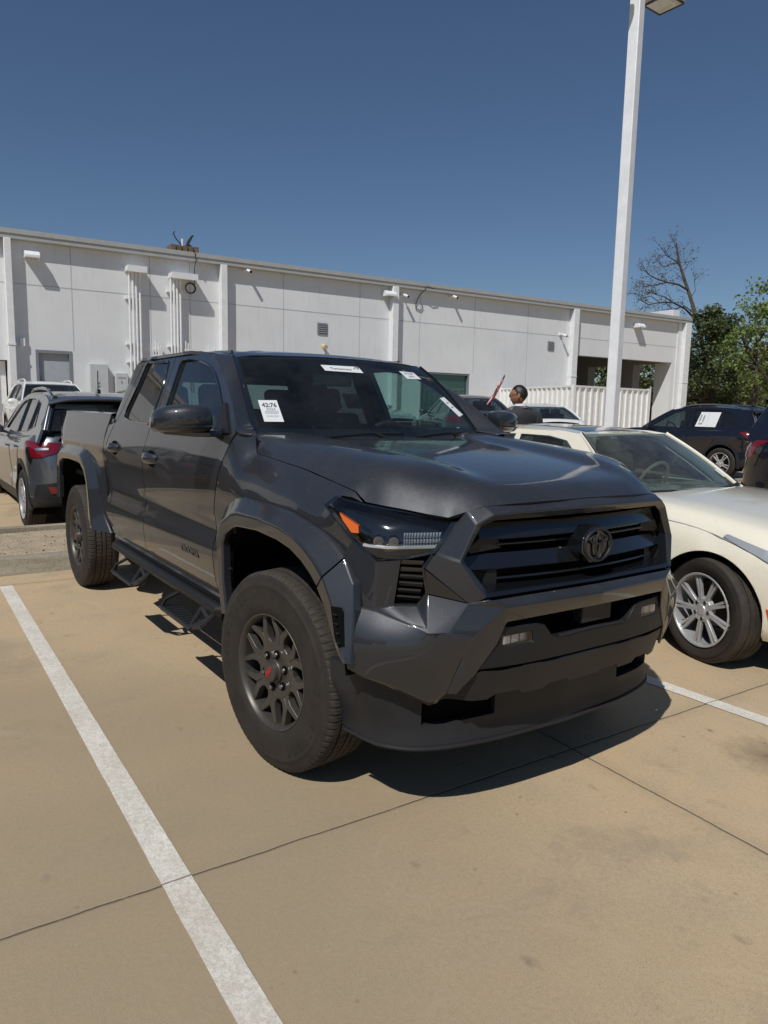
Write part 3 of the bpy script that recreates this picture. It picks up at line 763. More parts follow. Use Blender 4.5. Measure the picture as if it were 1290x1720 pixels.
# air dam ------------------------------------------------------------------
DB = [(-.06, (.36, .815)), (0, (.44, .80)), (.08, (.53, .785)), (.17, (.60, .745)), (.28, (.668, .67)), (.42, (.72, .53)), (.62, (.752, .33)), (.95, (.770, 0))]
def dam_xy(sv, v):
    x = interp([(a, b[0]) for a, b in DB], sv); y = interp([(a, b[1]) for a, b in DB], sv)
    return x, y
def fdam(sv, z):
    s_ = abs(sv); sg = 1 if sv > 0 else -1; t = .95-s_        # s_ 0 at the centre
    x, y = dam_xy(t, 0)
    bx = .0+.02*sstep(.33, .52, z)*sstep(.35, .1, t)
    y2 = y+.06*sstep(.30, .58, z)*sstep(.25, .0, t)
    return (x+bx+(.012 if z < .35 else 0), sg*y2, z)
def ztop(t): return lin([(-.06, .61), (0, .605), (.08, .575), (.17, .545), (.28, .51), (.95, .51)], t)
do = []
for k in range(0, 27):
    sv = -1.01+2.02*k/26; do.append((sv, ztop(.95-abs(sv))))
for k in range(26, -1, -1):
    sv = -1.01+2.02*k/26; do.append((sv, .298+.03*sstep(.86, 1.01, abs(sv))))
hol = [[(s*.36, .405), (s*.655, .395), (s*.655, .492), (s*.36, .492)] for s in (-1, 1)]
for s in (-1, 1): patch('dam_light_block', [(s*.30, .37), (s*.70, .37), (s*.70, .53), (s*.30, .53)], lambda a, z: (fdam(a, z)[0]-.045, fdam(a, z)[1]*.97, z), 'void', TR, cell=.06, out=(1, 0, 0), thick=.02)  # added panel, stops sunlight leaking through the dam opening
o_ = patch('air_dam', do, fdam, 'dplastic', TR, cell=.03, holes=hol, out=(1, 0, 0), thick=.025, sharp=50)
bm = bmesh.new(); tube(bm, [tuple(Vector(fdam(-1.0+2*k/40, .310))+Vector((.004, 0, 0))) for k in range(41)], .007, 8); obj('dam_lip', bm, 'dplastic', TR)
bm = bmesh.new(); box(bm, (.45, 0, .47), (.34, 1.36, .22)); box(bm, (.0, 0, .60), (1.3, 1.22, .16)); box(bm, (-2.0, 0, .58), (5.4, 1.3, .14)); box(bm, (.30, 0, .95), (.82, 1.10, .52))
obj('underbody', bm, 'void', TR)
# wheel arch flares --------------------------------------------------------
def flare(inner, mid, outer, ymid, yin, name='wheel_arch_flare', hole=None):
    """three polylines in (x,z): opening edge, outer lip of the face, seam with the body"""
    bm = bmesh.new(); rows = []
    for (a, m, o2) in zip(inner, mid, outer):
        A = Vector((a[0], -yin, a[1])); a3 = Vector((a[0], -(ymid-.004), a[1])); m3 = Vector((m[0], -ymid, m[1])); o3 = Vector((o2[0], -o2[2], o2[1]))
        rows.append([A+Vector((0, .025, 0)), A, a3, m3, o3, o3+Vector((0, .03, 0))])
    R2 = []
    for i in range(len(rows)-1):
        n = max(1, int((rows[i+1][2]-rows[i][2]).length/.06))
        for k in range(n): R2.append([p.lerp(q, k/n) for p, q in zip(rows[i], rows[i+1])])
    R2.append(rows[-1])
    grid_bm(bm, R2); orient(bm, (0, -1, .2))
    o = obj(name, bm, PT, TR, 30); bevel(o, .009, 3, 22); return o
fi = [(-.475, .575), (-.515, .72), (-.522, .90), (-.49, .955), (-.40, .998), (-.345, 1.010), (-.14, 1.022), (.05, 1.013), (.17, .995), (.26, .965), (.33, .93), (.385, .892)]
fm = [(-.530, .565), (-.575, .72), (-.585, .93), (-.53, 1.005), (-.41, 1.060), (-.345, 1.074), (-.12, 1.082), (.07, 1.072), (.20, 1.055), (.29, 1.025), (.37, .985), (.432, .942)]
fo2 = [(-.590, .560, .872), (-.655, .72, .884), (-.655, .98, .882), (-.58, 1.075, .892), (-.455, 1.130, .896), (-.36, 1.140, .897), (-.12, 1.140, .896), (.09, 1.130, .893), (.24, 1.103, .888), (.335, 1.080, .884), (.41, 1.050, .880), (.476, 1.014, .878)]
f1 = flare(fi, fm, fo2, .945, .925); both(f1)
# front piece of the flare, on the bumper, with its air slot
bi = [(.390, .887), (.450, .826), (.480, .77), (.515, .72), (.545, .68), (.585, .655)]
bmid = [(.437, .937), (.500, .858), (.530, .79), (.555, .73), (.572, .69), (.592, .662)]
bo = [(.481, 1.009, .878), (.548, .93, .880), (.576, .80, .893), (.584, .735, .905), (.592, .69, .912), (.600, .655, .915)]
f2 = flare(bi, bmid, bo, .945, .925); 
bm = bmesh.new()
prism(bm, [(.512, -.9475, .850), (.548, -.925, .850), (.574, -.928, .715), (.566, -.9475, .712), (.545, -.950, .745)], (-.002, -.003, 0)); k1 = obj('air_slot', bm, 'void', f2, 20)
bm = bmesh.new()
for k in range(4): box(bm, (.534+.008*k, -.9465, .825-.032*k), (.024, .006, .004))
k2 = obj('slot_fin', bm, 'plastic', f2, 20); both(f2, [k1, k2])
def rs(p): return (-WB+p[0], p[1]+.045)
ri = [(-.56, .70), (-.535, .95), (-.48, 1.03), (-.36, 1.065), (-.10, 1.078), (.20, 1.075), (.33, 1.065), (.45, 1.015), (.515, .93), (.545, .80), (.56, .66), (.60, .60)]
rm = [(-.63, .70), (-.60, .98), (-.52, 1.09), (-.38, 1.125), (-.10, 1.135), (.20, 1.132), (.37, 1.120), (.51, 1.055), (.58, .95), (.615, .80), (.64, .68), (.70, .590)]
rO = [(-.70, .70, .872), (-.68, 1.0, .885), (-.58, 1.15, .892), (-.42, 1.19, .892), (-.10, 1.20, .892), (.22, 1.198, .892), (.42, 1.185, .890), (.585, 1.10, .884), (.665, .97, .876), (.72, .80, .872), (.78, .68, .868), (.86, .580, .850)]
f3 = flare([(-WB+a, b) for a, b in ri], [(-WB+a, b) for a, b in rm], [(-WB+a, b, c) for a, b, c in rO], .948, .925); both(f3)
# bed ------------------------------------------------------------------------
def ybed(x, z):
    y = interp([(.58, .845), (.72, .872), (.90, .884), (1.10, .892), (1.22, .896), (1.32, .888), (1.40, .868), (1.46, .850)], z)
    return y-.05*sstep(-4.3, -4.7, x)
bo_ = [(-2.93, .62), (-2.905, .74), (-2.876, .92), (-2.893, 1.26), (-2.845, 1.40), (-2.83, 1.462), (-4.30, 1.466), (-4.56, 1.45), (-4.66, 1.37), (-4.68, .75), (-4.60, .66), (-4.50, .68),
      (-4.46, .98), (-4.37, 1.14), (-4.21, 1.178), (-3.6, 1.186), (-3.38, 1.172), (-3.23, 1.09), (-3.15, .96), (-3.09, .80), (-3.03, .68)]
f_ = patch('bed_side', bo_, lambda x, z: (x, -ybed(x, z), z), PT, TR, cell=.045, thick=.03)
bm = bmesh.new(); rows = []
for k in range(13):
    x = -2.84-1.80*k/12; y = ybed(x, 1.46); rows.append([(x, -y, 1.458), (x, -y+.006, 1.474), (x, -y+.05, 1.482), (x, -y+.085, 1.476), (x, -y+.09, 1.44), (x, -y+.09, .95)])
grid_bm(bm, rows); orient(bm, (0, 0, 1)); r_ = obj('bed_rail', bm, [PT], f_, 40)
both(f_, [r_])
bm = bmesh.new(); box(bm, (-3.75, 0, .94), (1.84, 1.6, .04)); box(bm, (-2.90, 0, 1.18), (.03, 1.62, .5)); obj('bed_floor', bm, 'trim', TR)
bm = bmesh.new(); grid_bm(bm, [[(-4.70-.03*math.sin(PI*j/12), -.84+1.68*j/12, z) for j in range(13)] for z in (.70, .95, 1.2, 1.40, 1.46)]); grid_bm(bm, [[(-4.62, -.84+1.68*j/12, z) for j in range(13)] for z in (.9, 1.46)])
grid_bm(bm, [[(-4.70-.03*math.sin(PI*j/12), -.84+1.68*j/12, 1.461) for j in range(13)], [(-4.62, -.84+1.68*j/12, 1.461) for j in range(13)]])
o_ = obj('tailgate', bm, PT, TR)
for s in (-1, 1):
    bm = bmesh.new(); box(bm, (-4.65, s*.78, 1.2), (.08, .09, .36)); o_ = obj('tail_light', bm, 'red', TR); bevel(o_, .02, 3)
bm = bmesh.new(); box(bm, (-4.74, 0, .66), (.12, 1.6, .18)); o_ = obj('rear_bumper', bm, 'plastic', TR); bevel(o_, .03, 3)
# wheel wells
for (cx, zt) in ((0, 1.0), (-WB, 1.06)):
    for s in (-1, 1):
        bm = bmesh.new(); A = []
        prof = [(-.60, .50), (-.58, .85), (-.42, zt), (0, zt+.045), (.36, zt), (.52, .86), (.56, .60)]
        for (x, z) in prof: A.append([(cx+x, s*.915, z), (cx+x, s*.60, z)])
        grid_bm(bm, A); bm.faces.new([bm.verts.new((cx+x, s*.60, z)) for x, z in prof]); obj('wheel_well', bm, 'void', TR)
bm = bmesh.new()
for (x, z) in ((-.50, .78), (-.50, .68), (-.44, .97)): cyl(bm, (x-.02, -.905, z), (x+.0, -.90, z+.004), .007, seg=10)
obj('liner_clip', bm, 'plastic', TR)
# rocker, tube and steps -------------------------------------------------------
for s in (-1, 1):
    bm = bmesh.new(); grid_bm(bm, [[(-2.76+2.15*j/10, s*y, z) for j in range(11)] for y, z in ((.86, .60), (.868, .585), (.85, .56), (.80, .53))]); orient(bm, (0, s, -.2)); obj('rocker', bm, PT, TR)
    bm = bmesh.new(); box(bm, (-1.72, s*.835, .565), (2.15, .05, .035)); ro_ = obj('rocker_moulding', bm, 'plastic', TR); bevel(ro_, .008)
    bm = bmesh.new(); tube(bm, [(-2.76, s*.80, .515), (-2.70, s*.875, .53), (-1.8, s*.885, .53), (-.70, s*.885, .53), (-.63, s*.80, .52)], .032, 14); rb = obj('side_step_bar', bm, 'plastic', TR)
    for (x0, x1) in ((-2.42, -1.98), (-1.36, -.90)):
        bm = bmesh.new()
        ym, yo = s*.905, s*.965
        box(bm, ((x0+x1)/2, s*.93, .400), (x1-x0, .10, .022))
        for k in range(9): box(bm, (x0+.05+(x1-x0-.1)*k/8, s*.93, .414), (.012, .085, .006))
        tube(bm, [(x0-.02, s*.975, .403), (x1+.03, s*.975, .403)], .009, 6)
        tube(bm, [(x0, s*.97, .403), (x0+.03, s*.955, .455), (x0+.10, s*.895, .505)], .011, 6)
        # perforated end frame
        a, b2, c, d = Vector((x1, s*.968, .400)), Vector((x1+.14, s*.955, .445)), Vector((x1+.17, s*.89, .515)), Vector((x1+.02, s*.91, .505))
        for p, q in ((a, b2), (b2, c), (c, d), (d, a), (a, (b2+c)/2), (d, (b2+c)/2)): tube(bm, [p, q], .012, 6)
        obj('step', bm, 'dplastic', rb, 30)
# mirrors -----------------------------------------------------------------------
bm = bmesh.new(); rings = []
for (y, xs, zs, cx, cz) in ((.915, .045, .040, -.735, 1.475), (.93, .072, .058, -.738, 1.482), (.97, .088, .066, -.745, 1.485), (1.05, .094, .068, -.765, 1.484), (1.12, .088, .062, -.795, 1.478), (1.155, .068, .050, -.815, 1.470), (1.17, .035, .028, -.825, 1.462)):
    ring = []
    for k in range(20):
        t = 2*PI*k/20; c, s_ = math.cos(t), math.sin(t)
        px = abs(c)**.62*(1 if c > 0 else -1)*xs; pz = abs(s_)**.62*(1 if s_ > 0 else -1)*zs
        ring.append(bm.verts.new((cx+px*(1.15 if px > 0 else .62), -y, cz+pz)))
    rings.append(ring)
for A, B2 in zip(rings, rings[1:]):
    for k in range(20): bm.faces.new((A[k], A[(k+1) % 20], B2[(k+1) % 20], B2[k]))
bm.faces.new(rings[0]); bm.faces.new(rings[-1]); bmesh.ops.recalc_face_normals(bm, faces=bm.faces[:])
mi = obj('side_mirror', bm, PT, TR, 60)
mk = []
bm = bmesh.new(); prism(bm, [(-.70, -.865, 1.425), (-.66, -.872, 1.395), (-.70, -1.0, 1.398), (-.76, -1.13, 1.408), (-.83, -1.135, 1.412), (-.83, -1.0, 1.40), (-.80, -.865, 1.395)], (0, 0, .028)); o_ = obj('mirror_arm', bm, 'gloss', mi, 30); bevel(o_, .008, 3, 25); mk.append(o_)
bm = bmesh.new(); prism(bm, [(-.61, -gy(1.42)-.002, 1.42), (-.80, -gy(1.42)-.002, 1.42), (-.812, -gy(1.555)-.002, 1.555), (-.79, -gy(1.565)-.002, 1.565)], (0, -.010, 0)); mk.append(obj('mirror_sail', bm, 'plastic', mi, 30))
bm = bmesh.new(); grid_bm(bm, [[(-.803, -.93, 1.435), (-.855, -1.14, 1.435)], [(-.803, -.93, 1.53), (-.86, -1.13, 1.52)]]); mk.append(obj('mirror_glass', bm, 'chrome', mi))
bm = bmesh.new(); tube(bm, [(-.630, -.935, 1.452), (-.650, -1.05, 1.450), (-.71, -1.14, 1.448)], .004, 6); mk.append(obj('mirror_seam', bm, 'gloss', mi))
both(mi, mk)
# interior ------------------------------------------------------------------------
bm = bmesh.new()
rows = []
for i in range(13):
    y = -.80+1.6*i/12; rows.append([(-.56, y*.9, 1.30), (-.70, y*.95, 1.335+.012*math.cos(y*4)), (-.92, y, 1.345), (-1.06, y, 1.30), (-1.10, y, 1.10), (-1.02, y, .8)])
grid_bm(bm, rows); box(bm, (-1.20, 0, .92), (.6, .28, .35)); orient(bm, (0, 0, 1))
box(bm, (-.96, .42, 1.345), (.10, .36, .07)); dsh = obj('dashboard', bm, 'trim', TR)
bm = bmesh.new(); box(bm, (-1.05, 0, 1.36), (.02, .34, .18)); o_ = obj('centre_screen', bm, 'gloss', dsh); bevel(o_, .008)
bm = bmesh.new(); cw = Vector((-1.20, .42, 1.29)); ax = Vector((-.85, 0, .40)).normalized()
n1 = ax.cross(Vector((0, 1, 0))).normalized(); tube(bm, [cw+Vector((0, 1, 0))*.19*math.cos(2*PI*k/28)+n1*.19*math.sin(2*PI*k/28) for k in range(28)], .017, 8, closed=True)
cyl(bm, cw-ax*.03, cw+ax*.01, .075, seg=18); tube(bm, [cw-Vector((0, .18, 0)), cw+Vector((0, .18, 0))], .018, 6); tube(bm, [cw, cw-n1*-.18], .018, 6); obj('steering_wheel', bm, 'trim', TR)
def seat(x, y, w, mat='seat', hr=1):
    bm = bmesh.new()
    box(bm, (x, y, .88), (.52, w, .16)); box(bm, (x-.30, y, 1.20), (.14, w*.94, .64), Matrix.Rotation(R(-14), 3, 'Y'))
    s = obj('seat', bm, mat, TR); bevel(s, .05, 4)
    for k in range(hr):
        yy = y+(k-(hr-1)/2)*w/hr*.95
        bm = bmesh.new(); box(bm, (x-.415, yy, 1.60), (.10, .25, .17), Matrix.Rotation(R(-10), 3, 'Y')); h = obj('headrest', bm, mat, s); bevel(h, .04, 4)
        bm = bmesh.new()
        for d in (-.06, .06): cyl(bm, (x-.39, yy+d, 1.45), (x-.41, yy+d, 1.56), .007, seg=8)
        obj('headrest_post', bm, 'satin', h)
seat(-1.50, -.40, .52); seat(-1.50, .40, .52); seat(-2.30, 0, 1.40, 'seat', 3)
bm = bmesh.new(); patch_bm(bm, [(-1.12, -.62), (-1.12, .62), (-2.76, .64), (-2.76, -.64)], lambda x, y: (x, y, zroof(x, y)-.05), .15, (), (0, 0, -1), 0); obj('headliner', bm, 'trim', TR)
bm = bmesh.new(); box(bm, (-1.9, 0, .72), (2.1, 1.6, .04)); obj('cabin_floor', bm, 'trim', TR)
for s in (-1, 1):
    bm = bmesh.new()
    prism(bm, [(-.80, s*.825, .7), (-2.78, s*.825, .7), (-2.78, s*.825, 1.425), (-.80, s*.825, 1.425)], (0, -s*.03, 0))
    prism(bm, [(-1.93, s*.81, 1.42), (-1.73, s*.81, 1.42), (-1.76, s*.645, 1.85), (-1.96, s*.645, 1.85)], (0, -s*.02, 0))
    prism(bm, [(-2.53, s*.80, 1.42), (-2.79, s*.80, 1.42), (-2.76, s*.64, 1.85), (-2.50, s*.64, 1.85)], (0, -s*.02, 0))
    obj('inner_trim', bm, 'trim', TR)
bm = bmesh.new(); box(bm, (-1.12, .0, 1.715), (.03, .26, .075)); tube(bm, [(-1.12, 0, 1.74), (-1.04, 0, 1.80)], .012, 6); o_ = obj('rear_view_mirror', bm, 'gloss', TR); bevel(o_, .01)
bm = bmesh.new(); tube(bm, [(-1.80, -.74, 1.60), (-1.84, -.62, 1.40), (-1.9, -.5, 1.0)], .012, 6); obj('seat_belt', bm, 'seat_t', TR)
bm = bmesh.new(); prism(bm, [(-2.45, -.012, 1.89), (-2.62, -.012, 1.885), (-2.60, -.012, 1.945), (-2.57, -.012, 1.945)], (0, .024, 0)); o_ = obj('roof_antenna', bm, PT, TR); bevel(o_, .006)
for s in (-1, 1):
    bm = bmesh.new(); tube(bm, [(-1.25, s*.575, zroof(-1.25, .575)+.004), (-2.7, s*.58, zroof(-2.7, .58)+.004)], .010, 6); obj('roof_moulding', bm, 'gloss', TR)
# wheels -----------------------------------------------------------------------------
def tyre_bm(rad, wid, rimr, blocks=64, lug=True):
    bm = bmesh.new(); h = wid/2; N = blocks*6
    def rf(a, r, k):
        if not lug or r < rad-.012: return r
        ph = k % 6; sh = abs(a) > h*.52
        if sh and ph == 0: return r-.006
        if not sh and ph == 3 and abs(a) > h*.12: return r-.003
        return r
    g = .007; G = .008
    prof = []
    tp = [(-.86, -.006), (-.80, 0), (-.52, .0), (-.52, -G), (-.44, -G), (-.44, .001), (-.16, .002), (-.16, -G), (-.09, -G), (-.09, .002), (.09, .002), (.09, -G), (.16, -G), (.16, .002), (.44, .001), (.44, -G), (.52, -G), (.52, 0), (.80, 0), (.86, -.006)]
    side = [(-.93, rimr+.002), (-.985, rimr+.008), (-.99, rimr+.018), (-1.005, rimr+.020), (-1.03, rimr+.05*rad/.44), (-1.042, (rimr+rad)/2-.01), (-1.045, (rimr+rad)/2+.012), (-1.030, rad-.062), (-1.038, rad-.060), (-1.036, rad-.052), (-1.018, rad-.050), (-.985, rad-.033), (-.955, rad-.020), (-.93, rad-.012)]
    prof = [(a*h, r) for a, r in side]+[(a*h, rad+d) for a, d in tp]+[(-a*h, r) for a, r in side[::-1]]
    R_ = lathe(bm, prof, N, 'Y', 0, rfun=rf if lug else None, tf=(lambda k: (k//6)*6+(-.35, .35, 1.6, 3.0, 3.5, 4.6)[k % 6]) if lug else None)
    bm.normal_update()
    for f in bm.faces:
        c = f.calc_center_median(); rr = math.hypot(c.x, c.z)
        if rr > rad-.02 and abs(c.y) < h*.9: f.material_index = 1
    bmesh.ops.recalc_face_normals(bm, faces=bm.faces[:])
    return bm
def spoke8(bm, r0_, r1_, ns, yo, dish):
    for i in range(ns):
        t0 = 2*PI*i/ns
        def P(r, t, y): return (r*math.sin(t0+t), y, r*math.cos(t0+t))
        for s in (-1, 1):
            ps = [(r0_, s*.0, 0), (r0_, s*.34, 0), (r0_+.022, s*.20, 0), (r0_+.050, s*.20, .0), (r1_, s*.315, .0), (r1_, s*.215, 0), (r0_+.062, s*.050, 0), (r0_+.052, s*.0, 0)]
            def yy(r): return yo+dish*((r-r0_)/(r1_-r0_))
            F_ = [bm.verts.new(P(r, t, yy(r))) for r, t, _ in ps]; Bk = [bm.verts.new(P(r*.995, t, yy(r)+.035)) for r, t, _ in ps]
            n = len(ps)
            bm.faces.new(F_); bm.faces.new(Bk[::-1])
            for k in range(n): bm.faces.new((F_[k], F_[(k+1) % n], Bk[(k+1) % n], Bk[k]))
    bmesh.ops.recalc_face_normals(bm, faces=bm.faces[:])
def truck_wheel(x, y, side, steer, label=None):
    w = bpy.data.objects.new('wheel', None); COL.objects.link(w); w.parent = TR; w.location = (x, y, .430); w.rotation_euler = (0, random.uniform(0, 1), (PI if side > 0 else 0)+steer)
    if label: w['label'] = label
    return w
w0 = truck_wheel(-.045, -.808, -1, R(7.5))
w0.rotation_euler = (0, .22, R(7.5))
parts = []
o_ = obj('tyre', tyre_bm(.430, .256, .247, 84), ['rubber', 'tread'], w0, 50); parts.append(o_)
bm = bmesh.new()
hh_ = .144
lathe(bm, [(-.115, .247), (-.125, .253), (-.126, .247), (-.119, .240), (-.108, .235), (-.10, .232), (-.02, .228), (.10, .224)], 64, 'Y')
orient(bm, (0, -1, 0))
yo = -.095
lathe(bm, [(yo-.012, .0), (yo-.012, .045), (yo-.010, .050), (yo+.008, .052)], 40, 'Y')
lathe(bm, [(yo+.004, .050), (yo, .056), (yo-.002, .118), (yo+.004, .126), (yo+.03, .128)], 64, 'Y')
spoke8(bm, .118, .238, 8, yo+.001, -.012)
for e in bm.edges: pass
o_ = obj('rim', bm, 'rim', w0, 35); bevel(o_, .0035, 2, 35); parts.append(o_); rimo = o_
for k in range(6):
    t = 2*PI*k/6; c = (.078*math.sin(t), yo, .078*math.cos(t)); bm = bmesh.new(); cyl(bm, (c[0], yo-.006, c[2]), (c[0], yo+.01, c[2]), .018, seg=14); obj('lug_recess', bm, 'void', rimo)
    bm = bmesh.new(); cyl(bm, (c[0], yo-.014, c[2]), (c[0], yo-.004, c[2]), .009, .011, seg=6); obj('lug_nut', bm, 'lug', rimo)
bm = bmesh.new(); lathe(bm, [(yo-.034, 0), (yo-.034, .034), (yo-.030, .041), (yo-.010, .046)], 36, 'Y'); orient(bm, (0, -1, 0)); r3 = obj('hub_cap', bm, 'rim', rimo)
t_ = text('lettering', 'TRD', .027, 'redp', rimo, frame((0, yo-.0350, 0), (.38, 0, .93), (-.93, 0, .38)), .001, bold=.0012, sx=1.15)
bm = bmesh.new(); lathe(bm, [(.0, .06), (.0, .175), (.02, .175)], 48, 'Y'); box(bm, (.14, .01, .02), (.07, .06, .17)); r4 = obj('brake_disc', bm, 'brake', rimo)
bm = bmesh.new(); lathe(bm, [(.06, .0), (.06, .226)], 48, 'Y'); r5 = obj('wheel_back', bm, 'void', rimo)
# raised lettering on the tyre wall
def ring_text(body, rad, a0, step, size, mat, par, y):
    for i, ch in enumerate(body):
        if ch == ' ': continue
        t = a0+i*step; p = (rad*math.sin(t), y, rad*math.cos(t))
        tt = text('lettering', ch, size, mat, None, frame(p, (math.cos(t), 0, -math.sin(t)), (math.sin(t), 0, math.cos(t))), .0012, bold=.0008)
        ring_parts.append(tt)
    return
ring_parts = []
ring_text('GRANDTREK', .340, -1.95, .145, .046, 'rubber', None, -.1335)
ring_text('GRANDTREK', .340, 1.30, .145, .046, 'rubber', None, -.1335)
bm = bmesh.new()
for tt in ring_parts:
    bm.from_mesh(tt.data); 
for tt in ring_parts: bpy.data.objects.remove(tt)
t2 = obj('lettering', bm, 'rubber', parts[0], 35, smooth=False)
def clone_tree(root, parent):
    c = root.copy(); COL.objects.link(c); c.parent = parent
    for ch in [o for o in bpy.data.objects if o.parent == root]: clone_tree(ch, c)
    return c
for (x, y, rz, sp) in ((-WB, -.800, 0, .7), (0, .800, PI+R(7.5), .3), (-WB, .800, PI, .9)):
    c = clone_tree(w0, TR); c.location = (x, y, .430); c.rotation_euler = (0, sp, rz)
# ================================================================== generic passenger car
def gz(x, y): return .6*min(1, max(0, (-x+.1*y-7)/8))
def build_car(P, root):
    W_, xf, xr = P['W'], P['xf'], P['xr']; deck, sh = P['deck'], P['sh']
    rf, rr = P.get('rf', .60), P.get('rr', .42); e_ = P.get('e', .66)
    zb = P.get('zb', .24); pt = P['paint']; low = P.get('low')
    PF = P.get('pf', [(0, .90), (.10, .955), (.35, .985), (.58, 1.0), (.80, .992), (.93, .965), (1.0, .93)])
    def plan(x):
        d, r = (xf-x, rf) if x > (xf+xr)/2 else (x-xr, rr)
        if d >= r: return 1
        d = max(0, d); return e_+(1-e_)*math.sqrt(max(0, 1-(1-d/r)**2))
    def bot(x): return zb+.10*sstep(.5, 0, min(xf-x, x-xr))
    def sidey(x, z):
        b0, s0 = bot(x), interp(sh, x); return W_*plan(x)*interp(PF, (z-b0)/(s0-b0))
    def shift(x, z):
        fr = x > (xf+xr)/2; d, r = (xf-x, rf) if fr else (x-xr, rr); k = max(0, 1-d/r)
        zm = P.get('zmf', .52) if fr else P.get('zmr', .62); h = .45
        s = -((z-zm)/h)**2*(P.get('kf', .10) if fr else P.get('kr', .08))*k*k
        return s if fr else -s
    xs = [xr+(xf-xr)*i/54 for i in range(55)]
    for r, en, sg in ((rr, xr, 1), (rf, xf, -1)):
        xs += [en+sg*r*k for k in (.004, .015, .035, .065, .11, .17, .25, .35, .5)]
    xs = sorted(set(xs)); R_ = P['wr']; ga = P.get('gap', .055); arcs = []
    cum = [0]
    for x0, x1 in zip(xs, xs[1:]): cum.append(cum[-1]+math.hypot(x1-x0, W_*(plan(x1)-plan(x0))))
    s_of = list(zip(xs, cum)); x_of = list(zip(cum, xs))
    def ring(x, lo=False):
        b0, s0, d0 = bot(x), interp(sh, x), interp(deck, x); w = W_*plan(x)
        half = [(w*interp(PF, 1.0), s0), (w*.895*interp(PF, 1)/.93, s0+(d0-s0)*.45), (w*.82, s0+(d0-s0)*.75), (w*.60, d0-.012), (w*.3, d0), (0, d0+.004)]
        if lo: half = [(w*interp(PF, 0), b0), (w*.80, b0), (0, b0)]
        half += [(-y, z) for y, z in half[-2::-1]]
        return [(x+shift(x, z), y, z) for y, z in half]
    bm = bmesh.new(); grid_bm(bm, [ring(x) for x in xs]); orient(bm, (0, 0, 1))
    bm2 = bmesh.new(); grid_bm(bm2, [ring(x, True) for x in xs], mi=1); orient(bm2, (0, 0, -1)); me_ = bpy.data.meshes.new('t'); bm2.to_mesh(me_); bm2.free(); bm.from_mesh(me_); bpy.data.meshes.remove(me_)
    for (x, fl) in ((xf, 1), (xr, -1)):
        for sg in (0,):
            rows_ = []
            for i in range(15):
                z = bot(x)+(interp(sh, x)-bot(x))*i/14; w = W_*plan(x)*interp(PF, i/14); rows_.append([(x+shift(x, z), w*(-1+j/5), z) for j in range(11)])
            bb = bmesh.new(); grid_bm(bb, rows_, mi=0); orient(bb, (fl, 0, 0))
            if low:
                for f in bb.faces:
                    if f.calc_center_median().z < low(x): f.material_index = 1
            me_ = bpy.data.meshes.new('t'); bb.to_mesh(me_); bb.free(); bm.from_mesh(me_); bpy.data.meshes.remove(me_)
    top_ = [(lin(s_of, x), interp(sh, x)) for x in xs[::-1]]; bot_ = []
    ra = R_+ga; zc_ = R_+.02
    for x in [xx for xx in xs]:
        if any(abs(x-ax) < math.sqrt(ra*ra-(bot(x)-zc_)**2) for ax in P['axles']): continue
        bot_.append((x, bot(x)))
    for ax in P['axles']:
        h0 = math.asin((bot(ax)-zc_)/ra)
        bot_ += [(ax-ra*math.cos(h0+(PI-2*h0)*k/30), zc_+ra*math.sin(h0+(PI-2*h0)*k/30)) for k in range(31)]
    # order along the sill: arcs keep their own order because x grows along each arc
    segs = sorted([p for p in bot_ if abs(p[1]-bot(p[0])) < 1e-6 and not any(abs(p[0]-ax) < ra*.999 and p[1] > bot(ax)+1e-6 for ax in P['axles'])], key=lambda p: p[0])
    path = []; done = set()
    for p in segs:
        for ax in sorted(P['axles']):
            if ax not in done and p[0] > ax:
                done.add(ax); h0 = math.asin((bot(ax)-zc_)/ra); path += [(ax-ra*math.cos(h0+(PI-2*h0)*k/30), zc_+ra*math.sin(h0+(PI-2*h0)*k/30)) for k in range(31)]
        if not any(abs(p[0]-ax) < ra*math.cos(math.asin((bot(ax)-zc_)/ra))+.004 for ax in P['axles']): path.append(p)
    outl = [(lin(s_of, x), z) for x, z in path]+top_
    fm = lambda sg: (lambda s_, z: (lambda x: (x+shift(x, z), sg*sidey(x, z), z))(lin(x_of, s_)))
    for sg in (-1, 1):
        fs = patch_bm(bm, outl, fm(sg), .075, (), (0, sg, 0), .0)
        if low:
            for f in fs:
                if f.calc_center_median().z < low(f.calc_center_median().x): f.material_index = 1
    body = obj('body', bm, [pt, P.get('lowmat', 'dplastic')], root, 40)
    for ax in P['axles']:
        for sg in (-1, 1):
            bm = bmesh.new(); A = []
            for k in range(17):
                t = R(-25)+R(230)*k/16; x, z = ax+(ra+.003)*math.cos(t), zc_+(ra+.003)*math.sin(t); yy = sidey(x, max(z, bot(x)))
                A.append([(x, sg*(yy+.001), z), (x, sg*(yy-.018), z), (x, sg*(W_-.32), z)])
            grid_bm(bm, A); bm.faces.new([bm.verts.new((a[2][0], sg*(W_-.32), a[2][2])) for a in A]); obj('wheel_well', bm, 'void', body)
    out = dict(sidey=sidey, body=body, plan=plan)
